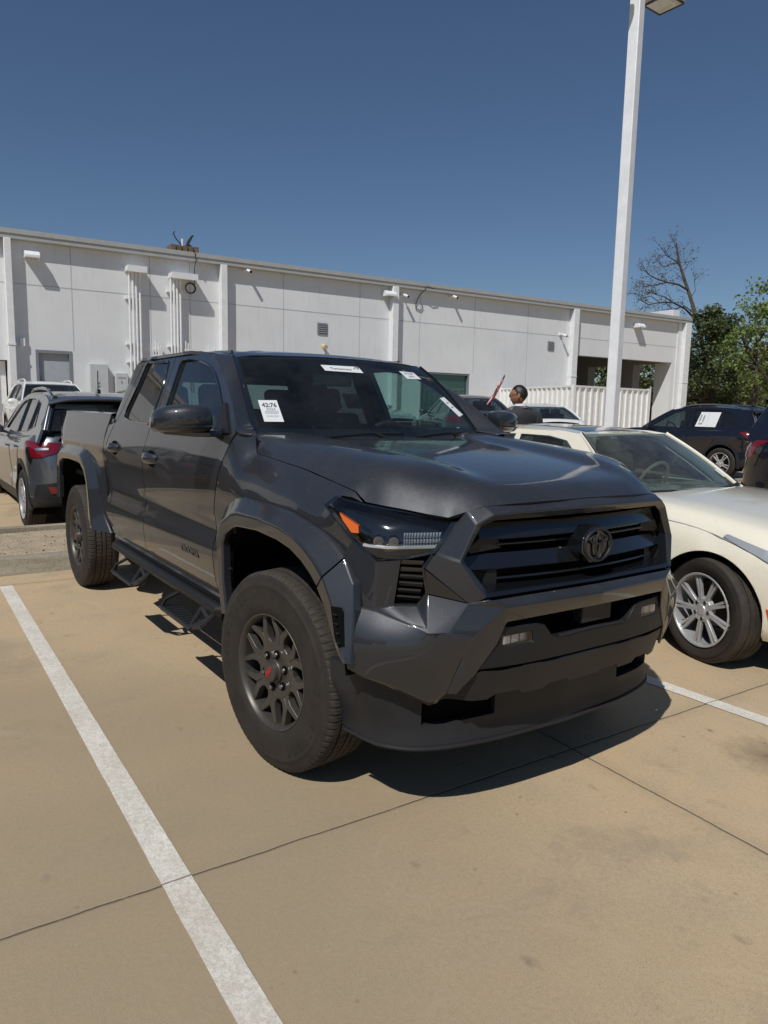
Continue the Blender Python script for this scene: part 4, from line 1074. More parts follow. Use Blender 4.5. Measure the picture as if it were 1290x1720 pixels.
    # wrap-round coordinates at either end --------------------------------
    def wrapper(front):
        pl = []; en, r, sg = (xf, rf, -1) if front else (xr, rr, 1)
        for k in range(0, 11): pl.append((en, W_*e_*k/10))
        for k in range(1, 41): x = en+sg*r*(k/40)**1.6; pl.append((x, W_*plan(x)))
        pl.append((en+sg*(r+1.0), W_)); cum = [0]
        for a, b2 in zip(pl, pl[1:]): cum.append(cum[-1]+math.hypot(b2[0]-a[0], b2[1]-a[1]))
        def f(s, z, eps=.006):
            a = abs(s); i = 0
            while i < len(cum)-2 and cum[i+1] < a: i += 1
            t = (a-cum[i])/(cum[i+1]-cum[i]); x = pl[i][0]+(pl[i+1][0]-pl[i][0])*t; y = pl[i][1]+(pl[i+1][1]-pl[i][1])*t
            nx, ny = (pl[i+1][1]-pl[i][1]), -(pl[i+1][0]-pl[i][0]); L = math.hypot(nx, ny); nx /= L; ny /= L
            if not front: nx = -abs(nx); ny = abs(ny)
            else: nx = abs(nx); ny = abs(ny)
            b0, s0 = bot(x), interp(sh, x); pr = interp(PF, min(1, (z-b0)/(s0-b0)))
            return (x+shift(x, z)+nx*eps, (1 if s >= 0 else -1)*(y*pr+ny*eps), z)
        return f
    FW, RW = wrapper(True), wrapper(False); out['FW'], out['RW'] = FW, RW
    def wrap(name, poly, mat, front=True, mir=True, parent=body, eps=.008, cell=.04, thick=.02, label=None):
        f = FW if front else RW; o = None
        for s in ((1, -1) if mir else (1,)):
            bm = bmesh.new(); patch_bm(bm, [(s*a, b2) for a, b2 in poly], lambda u, v: f(u, v, eps), cell, (), (1 if front else -1, 0, 0), thick)
            o = obj(name, bm, mat, parent, 40, label)
        return o
    out['wrap'] = wrap
    # greenhouse --------------------------------------------------------------
    G = P['gh']; wb, wr_, zbelt, zr = G['wb'], G['wr'], G['zb'], G['zr']; k_ = (wb-wr_)/(zr-zbelt)
    def gyy(z): return wb-(z-zbelt)*k_
    for s in (-1, 1):
        bm = bmesh.new(); patch_bm(bm, G['frame'], lambda x, z: (x, s*gyy(z), z), .07, G['win'], (0, s, 0), .03)
        fr = obj('side_frame', bm, G.get('fmat', pt), root, 40)
        for hwin in G['win']:
            bm = bmesh.new(); patch_bm(bm, off2(hwin, .01), lambda x, z: (x, s*(gyy(z)-.012), z), .2, (), (0, s, 0), 0); obj('side_window', bm, G.get('glass', 'dglass'), fr)
            bm = bmesh.new(); tube(bm, [(x, s*(gyy(z)+.001), z) for x, z in dens(hwin, .05)], G.get('trimr', .006), 5, closed=True); obj('window_trim', bm, G.get('trim', 'gloss'), fr)
    rx = G['roof']   # [(x,z)...] centre line front to back
    def roofpt(x, y):
        z = interp(sorted(rx), x); a = abs(y)/wr_; fr_z = interp(sorted(G['rail']), x)
        w = sstep(.72, 1.0, a); z = z-.020*a*a
        return (x, y, z*(1-w)+fr_z*w)
    x0, x1 = rx[0][0], rx[-1][0]; hf = [(x0+.03*(1-(k/6)**2), wr_*k/6) for k in range(6)]+[(x0, wr_)]; hb = [(x1, wr_)]+[(x1-.02*(1-(k/6)**2), wr_*k/6) for k in range(5, -1, -1)]
    half = hf+hb; poly = half+[(a, -b2) for a, b2 in half[::-1] if b2 > 1e-6]
    bm = bmesh.new(); patch_bm(bm, poly, roofpt, .08, (), (0, 0, 1), .02); roof = obj('roof', bm, G.get('rmat', pt), root, 45); out['roof'] = roof; out['roofpt'] = roofpt
    def screen(name, base, top, wbase, wtop, bow, mat, out_):
        bm = bmesh.new(); rows = []
        for i in range(9):
            v = i/8; r = []
            for j in range(17):
                u = -1+j/8; y = u*(wbase+(wtop-wbase)*v); x = base[0]+(top[0]-base[0])*v+bow*(1-abs(u)**2.2)*(1-.55*v); z = base[1]+(top[1]-base[1])*v+.02*math.sin(PI*v)
                r.append((x, y, z))
            rows.append(r)
        grid_bm(bm, rows); orient(bm, out_); o = obj(name, bm, mat, root); return o, rows
    ws_, rows = screen('windscreen', G['cowl'], (x0, interp(sorted(rx), x0)-.008), wb-.03, wr_-.01, .17, G.get('wglass', 'dglass'), (1, 0, .5)); out['ws'] = rows
    for s in (0, -1):
        bm = bmesh.new(); tube(bm, [Vector(r[s])+Vector((.0, 0, 0)) for r in rows], .017, 8); obj('pillar', bm, pt, root, 60)
    bw, rows = screen('rear_window', G['back'], (x1, interp(sorted(rx), x1)-.008), G.get('wback', wb-.06), wr_-.02, -.10, G.get('bglass', 'dglass'), (-1, 0, .5)); out['bw'] = rows
    for s in (0, -1):
        bm = bmesh.new(); tube(bm, [Vector(r[s]) for r in rows], .028, 8); obj('pillar', bm, pt, root, 60)
    # cabin --------------------------------------------------------------------
    im = P.get('inner', 'trim'); zf = zbelt-.02
    bm = bmesh.new(); grid_bm(bm, [[(x, y, z) for y in (-wb*.9, -wb*.4, 0, wb*.4, wb*.9)] for x, z in ((G['cowl'][0]+.02, zf+.02), (G['cowl'][0]-.25, zf+.05), (G['cowl'][0]-.42, zf+.02), (G['cowl'][0]-.46, zf-.06), (G['back'][0]+.2, zf-.02), (G['back'][0]+.02, zf+.02))]); orient(bm, (0, 0, 1)); obj('dashboard', bm, im, root)
    for sx in P.get('seats', (-.95, -1.75)):
        for sy in (-.38, .38):
            bm = bmesh.new(); xx = G['cowl'][0]+sx; box(bm, (xx, sy, zf+.10), (.13, .50, .30), Matrix.Rotation(R(-12), 3, 'Y')); box(bm, (xx-.06, sy, zf+.30), (.10, .26, .15), Matrix.Rotation(R(-10), 3, 'Y')); o = obj('seat', bm, P.get('seatmat', 'seat'), root); bevel(o, .04, 3)
    bm = bmesh.new(); c = Vector((G['cowl'][0]-.52, .37, zf+.04)); ax = Vector((-.87, 0, .45)).normalized(); n1 = ax.cross(Vector((0, 1, 0)))
    tube(bm, [c+Vector((0, 1, 0))*.18*math.cos(2*PI*k/24)+n1*.18*math.sin(2*PI*k/24) for k in range(24)], .015, 6, closed=True); obj('steering_wheel', bm, P.get('wheelmat', 'trim'), root)
    # mirrors, seams, handles -----------------------------------------------------
    for s in (-1, 1):
        bm = bmesh.new(); c = Vector((G['cowl'][0]-.28, s*(wb+.13), zbelt+.07)); r = bmesh.ops.create_uvsphere(bm, u_segments=14, v_segments=8, radius=1)
        bmesh.ops.transform(bm, matrix=Matrix.Translation(c) @ Matrix.Diagonal((.07, .12, .07, 1)), verts=r['verts']); tube(bm, [c+Vector((0, -s*.08, -.03)), c+Vector((.02, -s*.17, -.05))], .018, 6)
        obj('side_mirror', bm, P.get('mirmat', pt), root, 50)
        for poly in P.get('seams', ()):
            bm = bmesh.new(); tube(bm, [(x, s*(sidey(x, z)-.0005), z) for x, z in dens(poly, .05)[:-1] if True], .0032, 4); obj('door_seam', bm, 'void', body)
        for (hx, hz) in P.get('handles', ()):
            bm = bmesh.new(); y = sidey(hx, hz); tube(bm, [(hx-.09, s*(y-.004), hz), (hx-.07, s*(y+.018), hz), (hx+.07, s*(y+.018), hz), (hx+.09, s*(y-.004), hz)], .012, 8); obj('door_handle', bm, P.get('hmat', pt), body)
    return out
def car_wheels(root, P, spokes, mat='rim_s', wid=.22):
    R_ = P['wr']; rim_r = R_*.70; h = wid/2; src = None
    for wx in P['axles']:
        for s in (-1, 1):
            if src is None:
                w = bpy.data.objects.new('wheel', None); COL.objects.link(w); src = w
                bm = tyre_bm(R_, wid, rim_r, 40, lug=False); obj('tyre', bm, ['rubber', 'tread'], w, 50)
                bm = bmesh.new(); lathe(bm, [(-h-.002, rim_r+.002), (-h-.008, rim_r), (-h-.004, rim_r-.012), (-h+.03, rim_r-.02), (h*.6, rim_r-.03)], 48, 'Y'); orient(bm, (0, -1, 0))
                yo = -h+.015
                lathe(bm, [(yo-.008, 0), (yo-.008, .028), (yo, .034), (yo, .075), (yo+.03, .085)], 32, 'Y')
                spokes(bm, rim_r, yo)
                o = obj('rim', bm, mat, w, 35); bevel(o, .003, 2, 35)
                bm = bmesh.new(); lathe(bm, [(.02, .0), (.02, rim_r-.05)], 32, 'Y'); obj('brake_disc', bm, 'brake', o)
                bm = bmesh.new(); lathe(bm, [(.05, .0), (.05, rim_r-.02)], 32, 'Y'); obj('wheel_back', bm, 'void', o)
                bm = bmesh.new()
                for k in range(5): t = 2*PI*k/5; cyl(bm, (.056*math.sin(t), yo-.006, .056*math.cos(t)), (.056*math.sin(t), yo+.004, .056*math.cos(t)), .011, seg=8)
                obj('lug_nut', bm, 'lug', o)
                w.parent = root
            else: w = clone_tree(src, root)
            w.location = (wx, s*(P['W']-h-.015), R_); w.rotation_euler = (0, random.uniform(0, 3), PI if s > 0 else 0)
def sp_multi(n, tw, wide, dish=.0):
    def f(bm, rr_, yo):
        for i in range(n):
            t = 2*PI*i/n
            def P_(r, a, y): return (r*math.sin(t)+a*math.cos(t), y, r*math.cos(t)-a*math.sin(t))
            for o in ((-tw, tw) if tw else (0,)):
                q = [(.06, o*.3-wide*.6), (rr_-.01, o-wide*.55), (rr_-.01, o+wide*.55), (.06, o*.3+wide*.6)]
                prism(bm, [P_(r, a, yo+dish*(r/rr_)) for r, a in q], (0, .022, 0))
    return f
LIFT = []
def car_root(x, y, z, rz, label, cat, name, group=None):
    r = empty(name, (x, y, z), rz, label, cat, group); return r
# --- cream sedan beside the truck -------------------------------------------------
P = dict(W=.935, xf=2.32, xr=-2.60, zb=.22, paint='cream', e=.66, rf=.75, rr=.6, wr=.335, axles=(1.45, -1.45), gap=.026, inner='tan', seatmat='tan', wheelmat='tan',
  deck=[(-2.6, .98), (-2.4, 1.06), (-1.9, 1.075), (-1.0, 1.0), (0, .98), (.7, 1.0), (1.1, .985), (1.6, .93), (2.0, .86), (2.25, .77), (2.32, .72)],
  sh=[(-2.6, .86), (-2.2, .93), (-1.0, .94), (0, .93), (.9, .905), (1.5, .84), (2.0, .76), (2.32, .66)], kf=.12,
  gh=dict(wb=.80, wr=.56, zb=.965, zr=1.40, cowl=(.62, .99), back=(-2.02, 1.07),
    roof=[(.08, 1.395), (-.3, 1.435), (-.7, 1.445), (-1.1, 1.425), (-1.42, 1.375)], rail=[(.08, 1.382), (-.3, 1.41), (-.7, 1.415), (-1.1, 1.395), (-1.42, 1.355)],
    frame=[(.74, .95), (.62, 1.0), (.34, 1.20), (.08, 1.385), (-.10, 1.405), (-.35, 1.412), (-.7, 1.417), (-1.1, 1.397), (-1.42, 1.357), (-2.0, 1.08), (-2.1, .95)],
    win=[[(.42, 1.0), (.22, 1.16), (-.02, 1.325), (-.22, 1.355), (-.55, 1.36), (-.56, .995)], [(-.62, .995), (-.61, 1.36), (-.95, 1.35), (-1.22, 1.32), (-1.50, 1.17), (-1.62, 1.0)]], trim='satin', glass='dglass', wglass='wind2'),
  seams=[[(.62, .86), (.60, .6), (.52, .32), (.50, .32)], [(-.58, .9), (-.60, .6), (-.62, .30), (-.6, .3)], [(-1.35, .9), (-1.10, .6), (-1.05, .33), (-1.0, .33)]], handles=[(-.42, .84), (-1.40, .87)])
MAT['wind2'] = glass('pale_windscreen_glass', (.40, .50, .47), 1.0, 0, .10)
cs = car_root(.17-1.45, 2.875, 0, 0, 'cream sedan with multi spoke silver wheels parked right beside the pickup', 'sedan', 'cream_sedan')
K = build_car(P, cs)
def sp_twist(bm, rr_, yo):
    sp_multi(9, .0, .030)(bm, rr_, yo); 
car_wheels(cs, P, sp_multi(9, .014, .015, -.004), 'rim_m', .235)
for w_ in [c for c in bpy.data.objects if c.parent == cs and c.name.startswith('wheel') and c.type == 'EMPTY' and c.location.x > 0]: w_.rotation_euler.z -= R(14)
K['wrap']('headlight', [(.70, .60), (.82, .62), (1.00, .70), (1.22, .765), (1.52, .835), (1.54, .82), (1.30, .735), (1.02, .62), (.88, .50), (.74, .48)], 'silver', thick=.01)
K['wrap']('headlamp_lens', [(.74, .50), (.84, .52), (.92, .62), (.80, .61), (.72, .58)], 'lug')
K['wrap']('grille', [(-.42, .60), (.42, .60), (.30, .34), (-.30, .34)], 'satin', mir=False)
K['wrap']('lower_intake', [(.48, .36), (.80, .38), (.78, .30), (.50, .28)], 'plastic')
K['wrap']('tail_light', [(.78, .60), (.95, .60), (.98, .92), (.84, .90)], 'red', front=False)
for s in (-1, 1):
    bm = bmesh.new(); patch_bm(bm, [(1.828, .435), (1.858, .43), (1.885, .315), (1.855, .315)], lambda x, z: (x, s*(K['sidey'](x, z)+.005), z), .05, (), (0, s, 0), .01); obj('side_marker', bm, 'orange', K['body'])
    bm = bmesh.new(); tube(bm, [(x, s*(K['sidey'](x, z)), z) for x, z in [(1.02+k*.11, .87-.0*k-.006*k*k*.5) for k in range(12)]], .003, 4); obj('bonnet_seam', bm, 'ink2', K['body'])
    bm = bmesh.new(); tube(bm, [(x, s*(K['sidey'](x, .60)+.0), .60-.01*(x-1.9)) for x in (1.88, 2.0, 2.1, 2.2)], .003, 4); obj('bumper_seam', bm, 'ink2', K['body'])
bm = bmesh.new(); patch_bm(bm, [(-.02, .38), (-.02, -.38), (-.95, -.36), (-.95, .36)], lambda x, y: (lambda p: (p[0], p[1], p[2]+.004))(K['roofpt'](x, y)), .1, (), (0, 0, 1), 0); obj('sunroof', bm, 'gloss', K['roof'])
bm = bmesh.new(); prism(bm, [(-1.22, -.012, 1.40), (-1.38, -.012, 1.38), (-1.36, -.012, 1.44), (-1.33, -.012, 1.445)], (0, .024, 0)); obj('roof_antenna', bm, 'cream', K['roof'])
r_ = K['ws']; 
bm = bmesh.new(); a = Vector(r_[1][14]); b2 = Vector(r_[1][15]); c = Vector(r_[2][15]); d = Vector(r_[2][14]); o4 = Vector((.01, 0, .008)); f = bm.faces.new([bm.verts.new(v+o4) for v in (a, b2, c, d)]); orient(bm, (1, 0, .5)); obj('inspection_sticker', bm, 'paper', cs)
bm = bmesh.new(); tube(bm, [Vector(r[0])+Vector((.014, -.008, .008)) for r in r_], .007, 5); tube(bm, [Vector(r[-1])+Vector((.014, .008, .008)) for r in r_], .007, 5); obj('pillar_seal', bm, 'gloss', cs)
bm = bmesh.new(); grid_bm(bm, [[Vector(p)+Vector((.006, 0, .012)) for p in r_[0]], [Vector(p)+Vector((.05, 0, .004)) for p in r_[0]]]); orient(bm, (0, 0, 1)); obj('cowl', bm, 'plastic', cs)
# --- compact suv, seen from behind ----------------------------------------------------
def suv(root, pt, clad=True, spoiler='gloss', rails=True, tail='red', rimmat='rim_m', h=0.0, lowz=None, sleek=0.0):
    P = dict(W=.905, xf=2.28, xr=-2.12, zb=.26, paint=pt, e=.70, rf=.62, rr=.45, wr=.345, axles=(1.36, -1.33), gap=.06, zmr=.62, kr=.10,
      deck=[(-2.12, 1.12), (-2.0, 1.15), (-1.2, 1.11), (.6, 1.08), (1.0, 1.09), (1.6, 1.03), (2.0, .95), (2.28, .82)],
      sh=[(-2.12, 1.04), (-1.7, 1.075), (-1.0, 1.05), (0, 1.02), (.9, .99), (1.6, .91), (2.28, .74)],
      pf=[(0, .93), (.08, .975), (.25, .985), (.40, .97), (.60, .985), (.80, 1.0), (.93, .985), (1.0, .93)],
      low=(lambda x: .40) if clad else None, lowmat='dplastic',
      gh=dict(wb=.815, wr=.60, zb=1.04, zr=1.56, cowl=(.78, 1.09), back=(-2.0, 1.16), wback=.72,
        roof=[(.10, 1.53), (-.3, 1.60), (-.8, 1.62), (-1.3, 1.60), (-1.78, 1.545)], rail=[(.10, 1.51), (-.3, 1.575), (-.8, 1.59), (-1.3, 1.565), (-1.78, 1.515)],
        frame=[(.90, 1.03), (.76, 1.10), (.40, 1.33), (.10, 1.512), (-.10, 1.553), (-.3, 1.577), (-.8, 1.592), (-1.3, 1.567), (-1.78, 1.517), (-2.0, 1.15), (-2.03, 1.03)],
        win=[[(.56, 1.12), (.34, 1.26), (.04, 1.44), (-.20, 1.50), (-.42, 1.515), (-.46, 1.10)], [(-.53, 1.10), (-.49, 1.515), (-.85, 1.52), (-1.16, 1.50), (-1.18, 1.13)], [(-1.24, 1.14), (-1.22, 1.49), (-1.38, 1.46), (-1.56, 1.20)]], trim='gloss', bglass='priv', glass='dglass'),
      seams=[[(.82, .92), (.80, .7), (.76, .42), (.75, .42)], [(-.49, .95), (-.50, .7), (-.50, .42), (-.5, .4)], [(-1.22, .95), (-1.10, .78), (-.98, .62), (-.93, .45), (-.93, .43)]], handles=[(-.30, .93), (-1.02, .95)], hmat=pt)
    K = build_car(P, root); car_wheels(root, P, sp_multi(5, .035, .022, -.004), rimmat, .225)
    w = K['wrap']
    # arches in grained plastic
    if clad:
        for s in (-1, 1):
            for ax in P['axles']:
                bm = bmesh.new(); rows = []
                for k in range(25):
                    t = R(-14)+R(208)*k/24; rr1, rr2 = .400, .455
                    def q(r_, o): 
                        x = ax+r_*math.cos(t); z = .365+r_*math.sin(t); return (x, s*(K['sidey'](x, max(.30, z))+o), z)
                    rows.append([q(rr1, -.03), q(rr1, .012), q(rr2, .010), q(rr2, -.01)])
                grid_bm(bm, rows); orient(bm, (0, s, 0)); obj('wheel_arch', bm, 'dplastic', K['body'])
    w('tail_light', [(.60, .93), (.60, 1.03), (.80, 1.035), (1.06, 1.05), (1.16, 1.045), (1.00, .97), (.94, .87), (.80, .865)], 'red', front=False, eps=.012)
    w('tail_lamp_lens', [(.70, .955), (.70, .975), (.84, .975), (.88, .96), (.84, .945)], 'satin', front=False, eps=.018, thick=.004)
    w('tail_surround', [(.93, .865), (.99, .96), (1.14, 1.03), (1.08, .93), (1.00, .78)], 'gloss', front=False, eps=.009)
    w('rear_bumper', [(-.98, .36), (-.90, .56), (-.60, .60), (0, .60), (.60, .60), (.90, .56), (.98, .36)], 'dplastic', front=False, mir=False, eps=.012)
    w('reflector', [(.46, .48), (.66, .55), (.74, .55), (.70, .47)], 'red', front=False, eps=.022, thick=.005)
    w('plate_recess', [(-.30, .70), (-.26, .84), (.26, .84), (.30, .70)], 'gloss', front=False, mir=False)
    w('headlight', [(.48, .80), (.62, .84), (.98, .90), (1.02, .84), (.70, .76)], 'lens2', eps=.01)
    w('grille', [(-.46, .52), (-.46, .76), (.46, .76), (.46, .52)], 'plastic', mir=False)
    w('front_bumper', [(-.95, .30), (-.80, .46), (.80, .46), (.95, .30)], 'dplastic', mir=False, eps=.01)
    rp = K['roofpt']
    if spoiler:
        bm = bmesh.new(); rows = []
        for j in range(15):
            y = -.64+1.28*j/14; a = abs(y)/.64; x = -1.74+.02; z = rp(-1.76, y*.9)[2]
            rows.append([(-1.66, y*.98, z+.018), (-1.84, y, z+.012-.03*a**4), (-1.98+.05*a*a, y*1.02, z-.022-.03*a**4), (-1.97+.05*a*a, y*1.02, z-.05-.03*a**4), (-1.80, y, z-.05)])
        grid_bm(bm, rows); orient(bm, (0, 0, 1)); o = obj('spoiler', bm, pt, root, 30); bevel(o, .008)
        b_ = K['bw']
        for s in (-1, 1): bm = bmesh.new(); tube(bm, [Vector(r[0 if s < 0 else -1])+Vector((-.02, -s*.03, 0)) for r in b_], .022, 6); obj('rear_pillar_trim', bm, spoiler, root)
        bm = bmesh.new(); grid_bm(bm, [[Vector(p)+Vector((-.012, 0, .0)) for p in b_[i]] for i in (6, 7, 8)]); orient(bm, (-1, 0, 0)); obj('window_shade_band', bm, 'gloss', root)
    if rails:
        for s in (-1, 1):
            bm = bmesh.new(); ps = []
            for k in range(13):
                x = -.10-1.45*k/12; z = rp(x, s*.53)[2]; ps.append((x, s*.545, z+.005+.045*min(1, math.sin(PI*k/12)*2.2)))
            tube(bm, ps, .018, 8); obj('roof_rail', bm, 'dgrey' if rails is True else rails, root)
    bm = bmesh.new(); bc = Vector((-1.45, 0, 1.60)); prism(bm, [bc+Vector((.07, -.02, 0)), bc+Vector((-.10, -.02, -.012)), bc+Vector((-.09, -.02, .035)), bc+Vector((-.05, -.02, .045))], (0, .04, 0)); o = obj('roof_antenna', bm, 'gloss', K['roof']); bevel(o, .008)
    return K
MAT['lens2'] = simple('headlamp_glass', (.45, .48, .5), .08, .3, coat=1)
g1 = car_root(-8.42, .03, .02, PI, 'metallic grey compact suv seen from behind, just beyond the kerb left of the pickup', 'suv', 'grey_suv')
suv(g1, 'grey'); g1.scale = (1, 1, 1.035)
bm = bmesh.new(); tube(bm, [(-1.48, 0, 1.62), (-1.50, 0, 1.86)], .006, 6); obj('aerial_mast', bm, 'void', g1)
g2 = car_root(-15.6, 1.02, gz(-14.9, .8)-.1, 0, 'white suv facing the camera behind the metallic grey suv', 'suv', 'white_suv'); suv(g2, 'white', rails='white'); g2.scale = (.90, .90, .95)
g3 = car_root(-7.75, 13.9, gz(-7.7, 13.9), PI, 'navy suv with a white paper sheet in its rear side window', 'suv', 'navy_suv'); K3 = suv(g3, 'navy', spoiler='navy', rails='satin')
bm = bmesh.new()
gy3 = lambda z: .815-(z-1.04)*(.215/.52)
q = [(-.60, 1.14), (-1.10, 1.14), (-1.14, 1.47), (-.66, 1.47)]
f = bm.faces.new([bm.verts.new((x, gy3(z)+.006, z)) for x, z in q]); orient(bm, (0, 1, 0)); ps = obj('window_sheet', bm, 'paper', g3)
bm = bmesh.new()
for (x0, x1, z0, z1) in ((-.66, -.76, 1.19, 1.23), (-.66, -.70, 1.26, 1.41), (-.74, -.78, 1.25, 1.40), (-.865, -.87, 1.15, 1.46)):
    f = bm.faces.new([bm.verts.new((x, gy3(z)+.009, z)) for x, z in ((x0, z0), (x1, z0), (x1-.01, z1), (x0-.01, z1))])
orient(bm, (0, 1, 0)); obj('sheet_print', bm, 'ink2', ps)
g4 = car_root(-.10, 7.45, .04, 0, 'dark suv with red tail light, cut off by the right edge', 'suv', 'dark_suv'); suv(g4, 'navy', spoiler='navy', rails='satin'); g4.scale = (1.06, 1.06, 1.17)
# --- sedans in the far rows ------------------------------------------------------------
def sedan(root, pt, rimmat='rim_s'):
    P = dict(W=.91, xf=2.25, xr=-2.5, zb=.22, paint=pt, e=.66, rf=.75, rr=.6, wr=.33, axles=(1.38, -1.42), gap=.05,
      deck=[(-2.5, .98), (-2.3, 1.05), (-1.8, 1.06), (-1.0, .98), (.7, .97), (1.1, .95), (1.6, .89), (2.0, .81), (2.25, .70)],
      sh=[(-2.5, .86), (-2.1, .93), (-1.0, .93), (0, .91), (.9, .88), (1.5, .81), (2.25, .62)],
      gh=dict(wb=.78, wr=.54, zb=.945, zr=1.39, cowl=(.72, .96), back=(-2.02, 1.04), roof=[(.0, 1.385), (-.4, 1.44), (-.8, 1.445), (-1.15, 1.41), (-1.4, 1.36)], rail=[(.0, 1.37), (-.4, 1.415), (-.8, 1.42), (-1.15, 1.385), (-1.4, 1.34)],
        frame=[(.84, .93), (.70, .98), (.34, 1.20), (.0, 1.372), (-.15, 1.40), (-.4, 1.417), (-.8, 1.422), (-1.15, 1.387), (-1.4, 1.342), (-2.0, 1.06), (-2.1, .93)],
        win=[[(.48, .98), (.22, 1.15), (-.08, 1.31), (-.30, 1.35), (-.55, 1.36), (-.57, .975)], [(-.63, .975), (-.61, 1.36), (-.95, 1.345), (-1.25, 1.29), (-1.55, 1.13), (-1.66, .99)]], trim='satin'),
      seams=[[(.64, .86), (.60, .5), (.52, .32), (.5, .32)], [(-.6, .88), (-.60, .6), (-.62, .3), (-.6, .3)]], handles=[(-.42, .83), (-1.38, .85)])
    K = build_car(P, root); car_wheels(root, P, sp_multi(5, .03, .022), rimmat, .21); w = K['wrap']
    w('headlight', [(.50, .60), (.62, .66), (1.02, .76), (1.12, .74), (.92, .62), (.62, .56)], 'lens2', eps=.01)
    w('grille', [(-.44, .34), (-.48, .60), (.48, .60), (.44, .34)], 'plastic', mir=False)
    w('tail_light', [(.42, .80), (.42, .88), (.80, .93), (1.10, .93), (1.02, .80), (.82, .76)], 'red', front=False, eps=.012)
    w('plate_recess', [(-.28, .62), (-.26, .74), (.26, .74), (.28, .62)], 'gloss', front=False, mir=False)
    return K
SD1 = car_root(-12.2, 10.4, .50, R(153), 'dark grey sedan with a red tail light in front of the man', 'sedan', 'grey_sedan'); sedan(SD1, 'dgrey')
SD2 = car_root(-12.05, 12.75, .34, R(153), 'white sedan behind the man in the suit, in front of the corrugated fence', 'sedan', 'white_sedan'); sedan(SD2, 'white')
bm = bmesh.new(); 
SD3 = car_root(-16.2, 9.65, gz(-16.2, 9.6), 0, 'silver sedan by the white wall, seen through the pickup windscreen', 'sedan', 'silver_sedan'); sedan(SD3, 'silver')
# ================================================================== ground
b = NB('parking_concrete'); co = b.coord()
sx = b.n('SeparateXYZ', {0: co}); X_, Y_ = sx.outputs[0], sx.outputs[1]
big = b.noise(.35, 5, .6, co); mid = b.noise(2.2, 6, .62, co); fine = b.noise(55, 5, .7, co); grit = b.noise(260, 2, .6, co)
c = b.mix(b.ramp(big, .32, .68), (.60, .425, .245), (.455, .340, .212))
c = b.mix(b.math('MULTIPLY', b.ramp(mid, .42, .72), .5), c, (.38, .32, .225))
c = b.mix(b.ramp(b.noise(.8, 5, .6, co), .55, .75, 0, .45), c, (.66, .46, .25))
c = b.mix(b.ramp(fine, .36, .62, 0, .30), c, (.68, .57, .40))
c = b.mix(b.ramp(grit, .53, .66, 0, .50), c, (.16, .135, .10))
c = b.mix(b.ramp(b.noise(120, 3, .7, co), .60, .70, 0, .55), c, (.14, .12, .09))
c = b.mix(b.ramp(b.noise(90, 3, .7, co), .62, .72, 0, .35), c, (.75, .66, .50))
vz = b.n('TexVoronoi', {'Vector': b.n('Mapping', {'Vector': co, 'Scale': (1, 1.7, 1)}), 'Scale': 3.4}, feature='F1')
spot = b.math('MULTIPLY', b.ramp(vz.outputs['Distance'], .13, .03), b.ramp(b.n('SeparateXYZ', {0: vz.outputs['Color']}).outputs[0], .45, .60))
spot = b.math('MULTIPLY', spot, b.ramp(b.noise(18, 5, .75, co), .40, .60))
c = b.mix(b.math('MULTIPLY', spot, .75), c, (.13, .11, .085))
c = b.mix(b.math('MULTIPLY', b.ramp(b.noise(1.3, 7, .72, co, dist=.6), .54, .68), .38), c, (.24, .21, .165))
c = b.mix(b.math('MULTIPLY', b.ramp(b.noise(7, 6, .75, co), .58, .72), .35), c, (.22, .19, .145))
vz2 = b.n('TexVoronoi', {'Vector': co, 'Scale': 11.0}, feature='F1')
spot2 = b.math('MULTIPLY', b.ramp(vz2.outputs['Distance'], .11, .04), b.ramp(b.n('SeparateXYZ', {0: vz2.outputs['Color']}).outputs[1], .74, .82))
c = b.mix(b.math('MULTIPLY', spot2, .6), c, (.09, .075, .06))
# dark soft-edged patch right of the pickup
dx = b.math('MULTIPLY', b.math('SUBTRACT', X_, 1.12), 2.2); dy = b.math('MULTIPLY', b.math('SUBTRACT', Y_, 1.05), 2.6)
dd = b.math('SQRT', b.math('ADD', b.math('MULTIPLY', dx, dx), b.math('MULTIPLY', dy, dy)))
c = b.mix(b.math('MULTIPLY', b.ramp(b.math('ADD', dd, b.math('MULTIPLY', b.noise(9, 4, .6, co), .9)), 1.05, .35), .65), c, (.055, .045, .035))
# sawn joints, with dust darkened margins
wob = b.math('MULTIPLY', b.math('SUBTRACT', b.noise(6, 4, .6, co), .5), .018)
def joint(coord, period, off):
    m = b.math('ABSOLUTE', b.math('SUBTRACT', b.math('FLOORED_MODULO', b.math('ADD', b.math('SUBTRACT', b.math('ADD', coord, wob), off), period/2), period), period/2)); return m
xr_ = b.math('SUBTRACT', X_, b.math('MULTIPLY', Y_, .027))
j1 = joint(xr_, 4.6, .548); j2 = joint(b.math('ADD', Y_, b.math('MULTIPLY', X_, .04)), 4.55, .352)
j = b.math('MINIMUM', j1, j2)
c = b.mix(b.ramp(j, .09, .0, 0, .22), c, (.26, .21, .15))
scf = b.ramp(b.math('ABSOLUTE', b.math('SUBTRACT', b.noise(.55, 2, .4, co, dist=1.2), .5)), .006, .0)
c = b.mix(b.math('MULTIPLY', scf, b.ramp(b.noise(3, 4, .6, co), .45, .65, 0, .32)), c, (.62, .54, .42))
c = b.mix(b.ramp(b.noise(.22, 3, .5, co), .46, .62, 0, .65), c, (.32, .255, .165))
c = b.mix(b.math('MULTIPLY', b.ramp(j, .0050, .0024), b.ramp(b.noise(14, 3, .6, co), .2, .45, .40, .85)), c, (.065, .055, .044))
hgt = b.math('ADD', b.math('MULTIPLY', fine, .35), b.math('MULTIPLY', grit, .35)); hgt = b.math('SUBTRACT', hgt, b.ramp(j, .009, .003, 0, 1.2))
